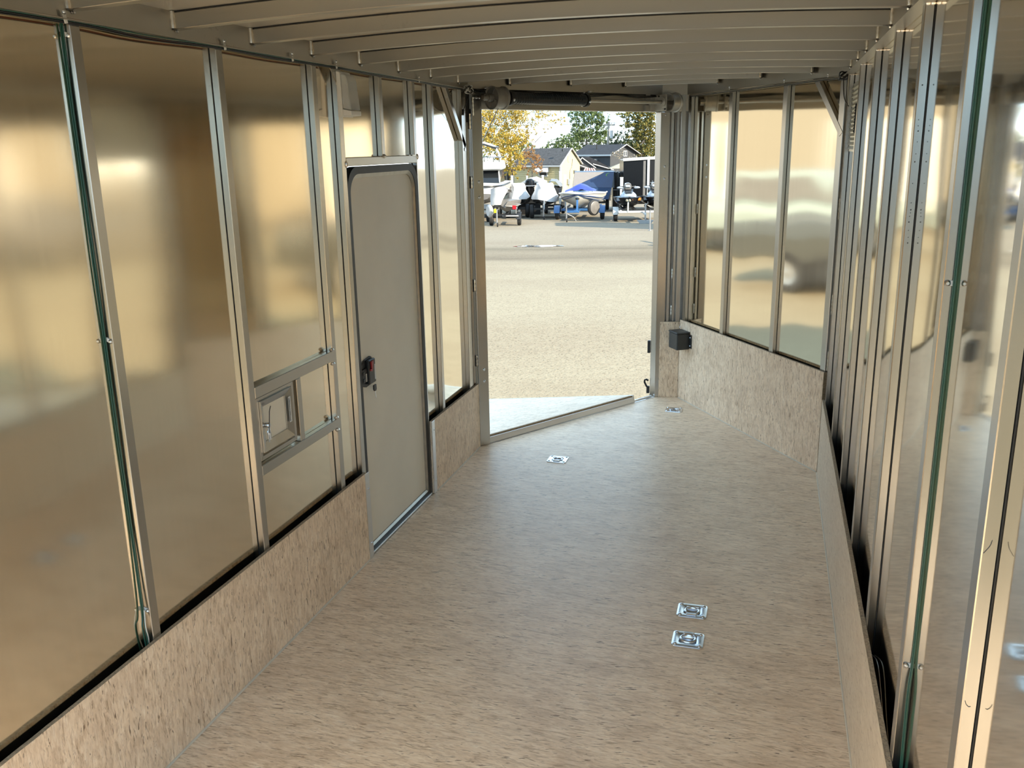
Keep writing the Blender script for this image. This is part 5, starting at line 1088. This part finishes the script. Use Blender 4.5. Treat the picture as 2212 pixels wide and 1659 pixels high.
# ---- the pale sales building and two pickups left of the trailer, seen only in the aluminium
def wld(name, label, cat, x, y, rot): o = out(name, label, cat, 0, 0); o.location = (x, y, gz(Vector((x, y, 0)).dot(UX)) - .03); o.rotation_euler.z = rot; return o
pm('steel_wall', (.33, .295, .23), .55, var=.03)
t = wld('sales_building', 'long pale metal building outside the picture on the left', 'building', -24, 12, 0)
MB().box(-9, 0, -14, 22, 0, 5.2).build('wall', 'steel_wall', t); MB().box(-9.3, .3, -14.3, 22.3, 5.2, 5.5).build('roof', 'fascia', t)
for y in (-8, -1, 6, 13): MB().box(-.02, .03, y, y + 3.2, 0.05, 3.2).build('overhead_door', 'fascia', t)
MB().box(-.02, .02, -14, 22, 0, .5).build('wainscot', 'siding_grey', t)
def pickup(label, x, y, rot, paint):
    t = wld('pickup_truck', label, 'truck', x, y, rot)
    MB().loft([[Vector((xx, yy, z)) for xx, z in ((-.95, .55), (.95, .55), (.98, .95), (.90, 1.12), (-.90, 1.12), (-.98, .95))] for yy in (-2.7, -2.6, 2.7)]).build('body', paint, t, bevel=.03)
    MB().loft([[Vector((-.86 * k, y0, z)), Vector((.86 * k, y0, z)), Vector((.86 * k, y1, z)), Vector((-.86 * k, y1, z))] for k, y0, y1, z in ((1, -1.5, 1.0, 1.12), (.88, -1.0, .8, 1.85))]).build('cab', paint, t, bevel=.03)
    for sx_ in (-1, 1): MB().prism([(sx_ * .855, -1.25, 1.2), (sx_ * .855, .85, 1.2), (sx_ * .79, .7, 1.72), (sx_ * .79, -.95, 1.72)], (sx_ * .02, 0, 0)).build('side_window', 'hull_grey', t)
    MB().box(-.9, .9, -2.80, -2.68, .55, .75).build('bumper', 'chrome', t, bevel=.02); MB().box(-.9, .9, 2.68, 2.80, .55, .75).build('bumper', 'chrome', t, bevel=.02)
    for x_ in (-.85, .85):
        for y_ in (-1.75, 1.75): wheel(t, x_, y_, .38, .24)
pm('paint_white', (.38, .45, .44), .2, var=.02); pm('paint_dark', (.10, .105, .10), .25, var=.02)
pickup('white pickup outside the picture on the left', -14.5, 11.5, .1, 'paint_white')
pickup('dark grey pickup outside the picture on the left, nearest the ramp', -9.5, 7.2, .05, 'paint_dark')
pickup('grey pickup outside the picture on the left, farther back', -14.0, 19.0, .3, 'hull_grey')

# ---- utility pole
t = out('utility_pole', 'grey wooden utility pole with cross-arm and transformer behind the dark house', 'pole', 3.08, 75.0)
MB().tube([(0, 0, 0), (.04, 0, 3.5), (.10, 0, 5.65)], [.12, .10, .085], 10).build('pole_shaft', 'pole_wood', t, smooth=True)
MB().box(-.30, .60, -.06, .04, 5.32, 5.44).build('cross_arm', 'pole_wood', t); MB().cyl((.32, -.1, 4.35), (.32, -.1, 4.95), .13, 12).build('transformer', 'fascia', t, smooth=True)
for x in (-.25, .0, .3, .55): MB().cyl((x, 0, 5.44), (x, 0, 5.54), .03, 8).build('insulator', 'fascia', t)
t = out('power_lines', 'thin black power lines strung from the utility pole across the sky', 'cables', 3.08, 75.0)
for x, z in ((-.25, 5.54), (.55, 5.54), (.1, 4.2), (.1, 3.95)):
    wire([(-30, 4, z + 1.2), (-14, 2, z + .1), (x, 0, z), (14, -2, z + .15), (30, -4, z + 1.2)], .012, 'trail_black', 'power_line', t, 4, 8)

# ---- trees: trunk, limbs and a crown of separate small leaves
def tree(name, label, s, D, blobs, mat, n, size, trunk_h, trunk_r, seed, lean=0.0, droop=0.0, limbs=None):
    rnd = random.Random(seed); t = out(name, label, 'tree', s, D)
    top = max(b[2] for b in blobs)
    MB().tube([(0, 0, -.05), (lean * .3, 0, trunk_h * .5), (lean, 0, trunk_h), (lean * 1.4, .1, (trunk_h + top) / 2)], [trunk_r * 1.2, trunk_r, trunk_r * .8, trunk_r * .4], 10).build('trunk', 'bark', t, smooth=True)
    for b in blobs:
        MB().tube([(lean, 0, trunk_h * .85), ((lean + b[0]) / 2, b[1] * .5, (trunk_h + b[2]) / 2 + .15), (b[0], b[1], b[2])], [trunk_r * .30, trunk_r * .18, trunk_r * .06], 6).build('limb', 'bark', t, smooth=True)
    vs = []; fs = []; tot = sum(b[3] * b[4] * b[5] * b[6] for b in blobs)
    for b in blobs:
        k = int(n * b[3] * b[4] * b[5] * b[6] / tot)
        twigs = [Vector((rnd.gauss(0, 1), rnd.gauss(0, 1), rnd.gauss(0, 1))).normalized() * rnd.random() ** .45 for _ in range(max(6, k // 22))]
        for _ in range(k):
            p = rnd.choice(twigs) + Vector((rnd.gauss(0, .07), rnd.gauss(0, .07), rnd.gauss(0, .07) - droop * abs(rnd.gauss(0, .12))))
            c = Vector((b[0] + p.x * b[3], b[1] + p.y * b[4], b[2] + p.z * b[5])); sz = size * rnd.uniform(.55, 1.25)
            u = Vector((rnd.gauss(0, 1), rnd.gauss(0, 1), rnd.gauss(0, 1) - droop)).normalized(); w = u.orthogonal().normalized(); w = (w * math.cos(rnd.random() * 6.3) + u.cross(w) * math.sin(rnd.random() * 6.3)).normalized()
            o = len(vs); vs += [c - u * sz, c + w * sz * .55, c + u * sz, c - w * sz * .55]; fs.append((o, o + 1, o + 2, o + 3))
    me = bpy.data.meshes.new('foliage'); me.from_pydata([tuple(v) for v in vs], [], fs); me.materials.append(M[mat]); link('foliage', me, t, None, 'stuff')
    return t
# blob: x, y, z, rx, ry, rz, density
tree('yellow_tree', 'large yellow autumn tree at the left of the ramp opening', -3.6, 56.0, [(-1.6, 0, 5.2, 1.1, 1.2, 1.2, 1), (-.3, .3, 5.6, 1.2, 1.2, 1.1, 1), (.9, 0, 5.4, 1.0, 1.2, 1.0, .7), (-1.2, -.3, 3.9, 1.0, 1.0, .9, 1), (-.1, 0, 4.2, 1.1, 1.1, 1.0, 1), (.9, .2, 4.2, .8, 1, .8, .7), (-.3, -.5, 3.0, .9, .9, .8, 1), (.5, -.4, 2.8, .7, .8, .7, .9), (.1, -.6, 2.1, .65, .7, .55, 1), (1.9, 0, 5.4, .75, .8, .85, .5), (2.6, .2, 5.5, .75, .8, .8, .55), (3.1, .1, 5.2, .5, .6, .6, .5), (2.3, .2, 4.5, .5, .4, .4, .4), (-2.4, .5, 4.6, 1.0, 1, 1.8, 1)], 'leaf_yellow', 26000, .052, 2.0, .09, 11)
tree('orange_tree', 'small tree with sparse orange leaves in front of the yellow house', -2.2, 54.0, [(-.15, 0, 3.0, .55, .5, .5, 1), (.2, 0, 2.6, .5, .5, .45, 1), (-.2, 0, 2.2, .45, .4, .4, .8), (.35, .1, 2.1, .4, .4, .35, .7), (.0, 0, 3.35, .35, .35, .25, .7)], 'leaf_orange', 2300, .040, 1.2, .05, 12)
tree('green_tree', 'tall green leafy tree in the middle behind the houses', 1.6, 86.0, [(-.9, 0, 6.4, .9, 1, 1.3, 1), (.5, .2, 6.9, 1.2, 1.2, 1.3, 1), (1.3, 0, 6.0, .95, 1, 1.2, 1), (-.3, .1, 5.0, 1.4, 1.2, 1.2, 1), (1.2, .2, 4.6, 1.2, 1.2, 1.0, 1), (-1.2, 0, 4.6, 1.0, 1, .9, 1), (.2, 0, 7.6, .9, 1, .8, .8)], 'leaf_green', 13000, .085, 3.0, .16, 13)
tree('green_bush', 'dark green shrub above the yellow house roof', -1.2, 80.0, [(0, 0, 3.9, .95, 1, .7, 1), (.8, 0, 4.2, .8, .9, .7, 1), (-.5, .2, 3.3, .8, .8, .6, 1), (1.6, 0, 3.6, .8, .8, .8, 1)], 'leaf_green', 5000, .075, 2.0, .10, 14)
tree('drooping_tree', 'drooping olive and gold tree at the right jamb', 5.3, 74.0, [(-.3, 0, 6.2, 1.3, 1, .55, 1), (.9, 0, 6.4, 1.3, 1, .8, 1), (-.2, .2, 5.4, 1.1, 1, .45, 1), (1.0, 0, 5.3, 1.2, 1.1, .8, 1), (.1, 0, 4.6, 1.0, 1, .5, 1), (1.1, .3, 4.2, 1.2, 1, .7, 1), (.0, 0, 3.7, 1.2, 1, .5, 1), (1.0, 0, 3.3, 1.3, 1, .6, 1)], 'leaf_mixed', 12000, .085, 2.5, .16, 15, .4, .8)
tree('evergreen_shrub', 'dark evergreen mass between the utility pole and the drooping tree', 4.0, 80.0, [(0, 0, 3.9, .9, 1, .9, 1), (-.6, 0, 3.4, .8, .9, .7, 1), (.7, .1, 3.9, .9, .9, 1.1, 1), (1.5, 0, 3.4, 1.0, 1, 1.0, 1), (.1, 0, 4.7, .4, .4, .5, .8)], 'leaf_dark', 6000, .08, 1.8, .12, 16)
tree('flowering_shrub', 'pale blossoming shrub against the dark house gable', 4.2, 66.0, [(-.75, 0, 2.95, .45, .3, .28, 1), (.35, 0, 2.75, .35, .3, .25, 1), (.0, 0, 2.4, .6, .3, .2, .6), (-.4, 0, 3.3, .25, .2, .15, .6)], 'leaf_white', 1100, .050, 1.8, .05, 17)
tree('hedge_tree', 'green trees far behind at the left of the yellow tree', -7.5, 95.0, [(0, 0, 4.5, 3, 1.5, 2.0, 1), (2.4, 0, 3.6, 2, 1.5, 1.6, 1), (4.6, 0, 3.0, 2, 1.2, 1.2, 1)], 'leaf_green', 5000, .12, 2, .2, 18)
tree('hedge_tree', 'low green hedge far behind the houses', 3.0, 98.0, [(-3.5, 0, 2.8, 2, 1, 1.5, 1), (0, 0, 2.8, 2.2, 1, 1.6, 1), (3.5, 0, 3.0, 2.2, 1, 1.8, 1), (6.5, 0, 3.5, 2.2, 1, 2.2, 1)], 'leaf_dark', 6000, .12, 2, .2, 19)
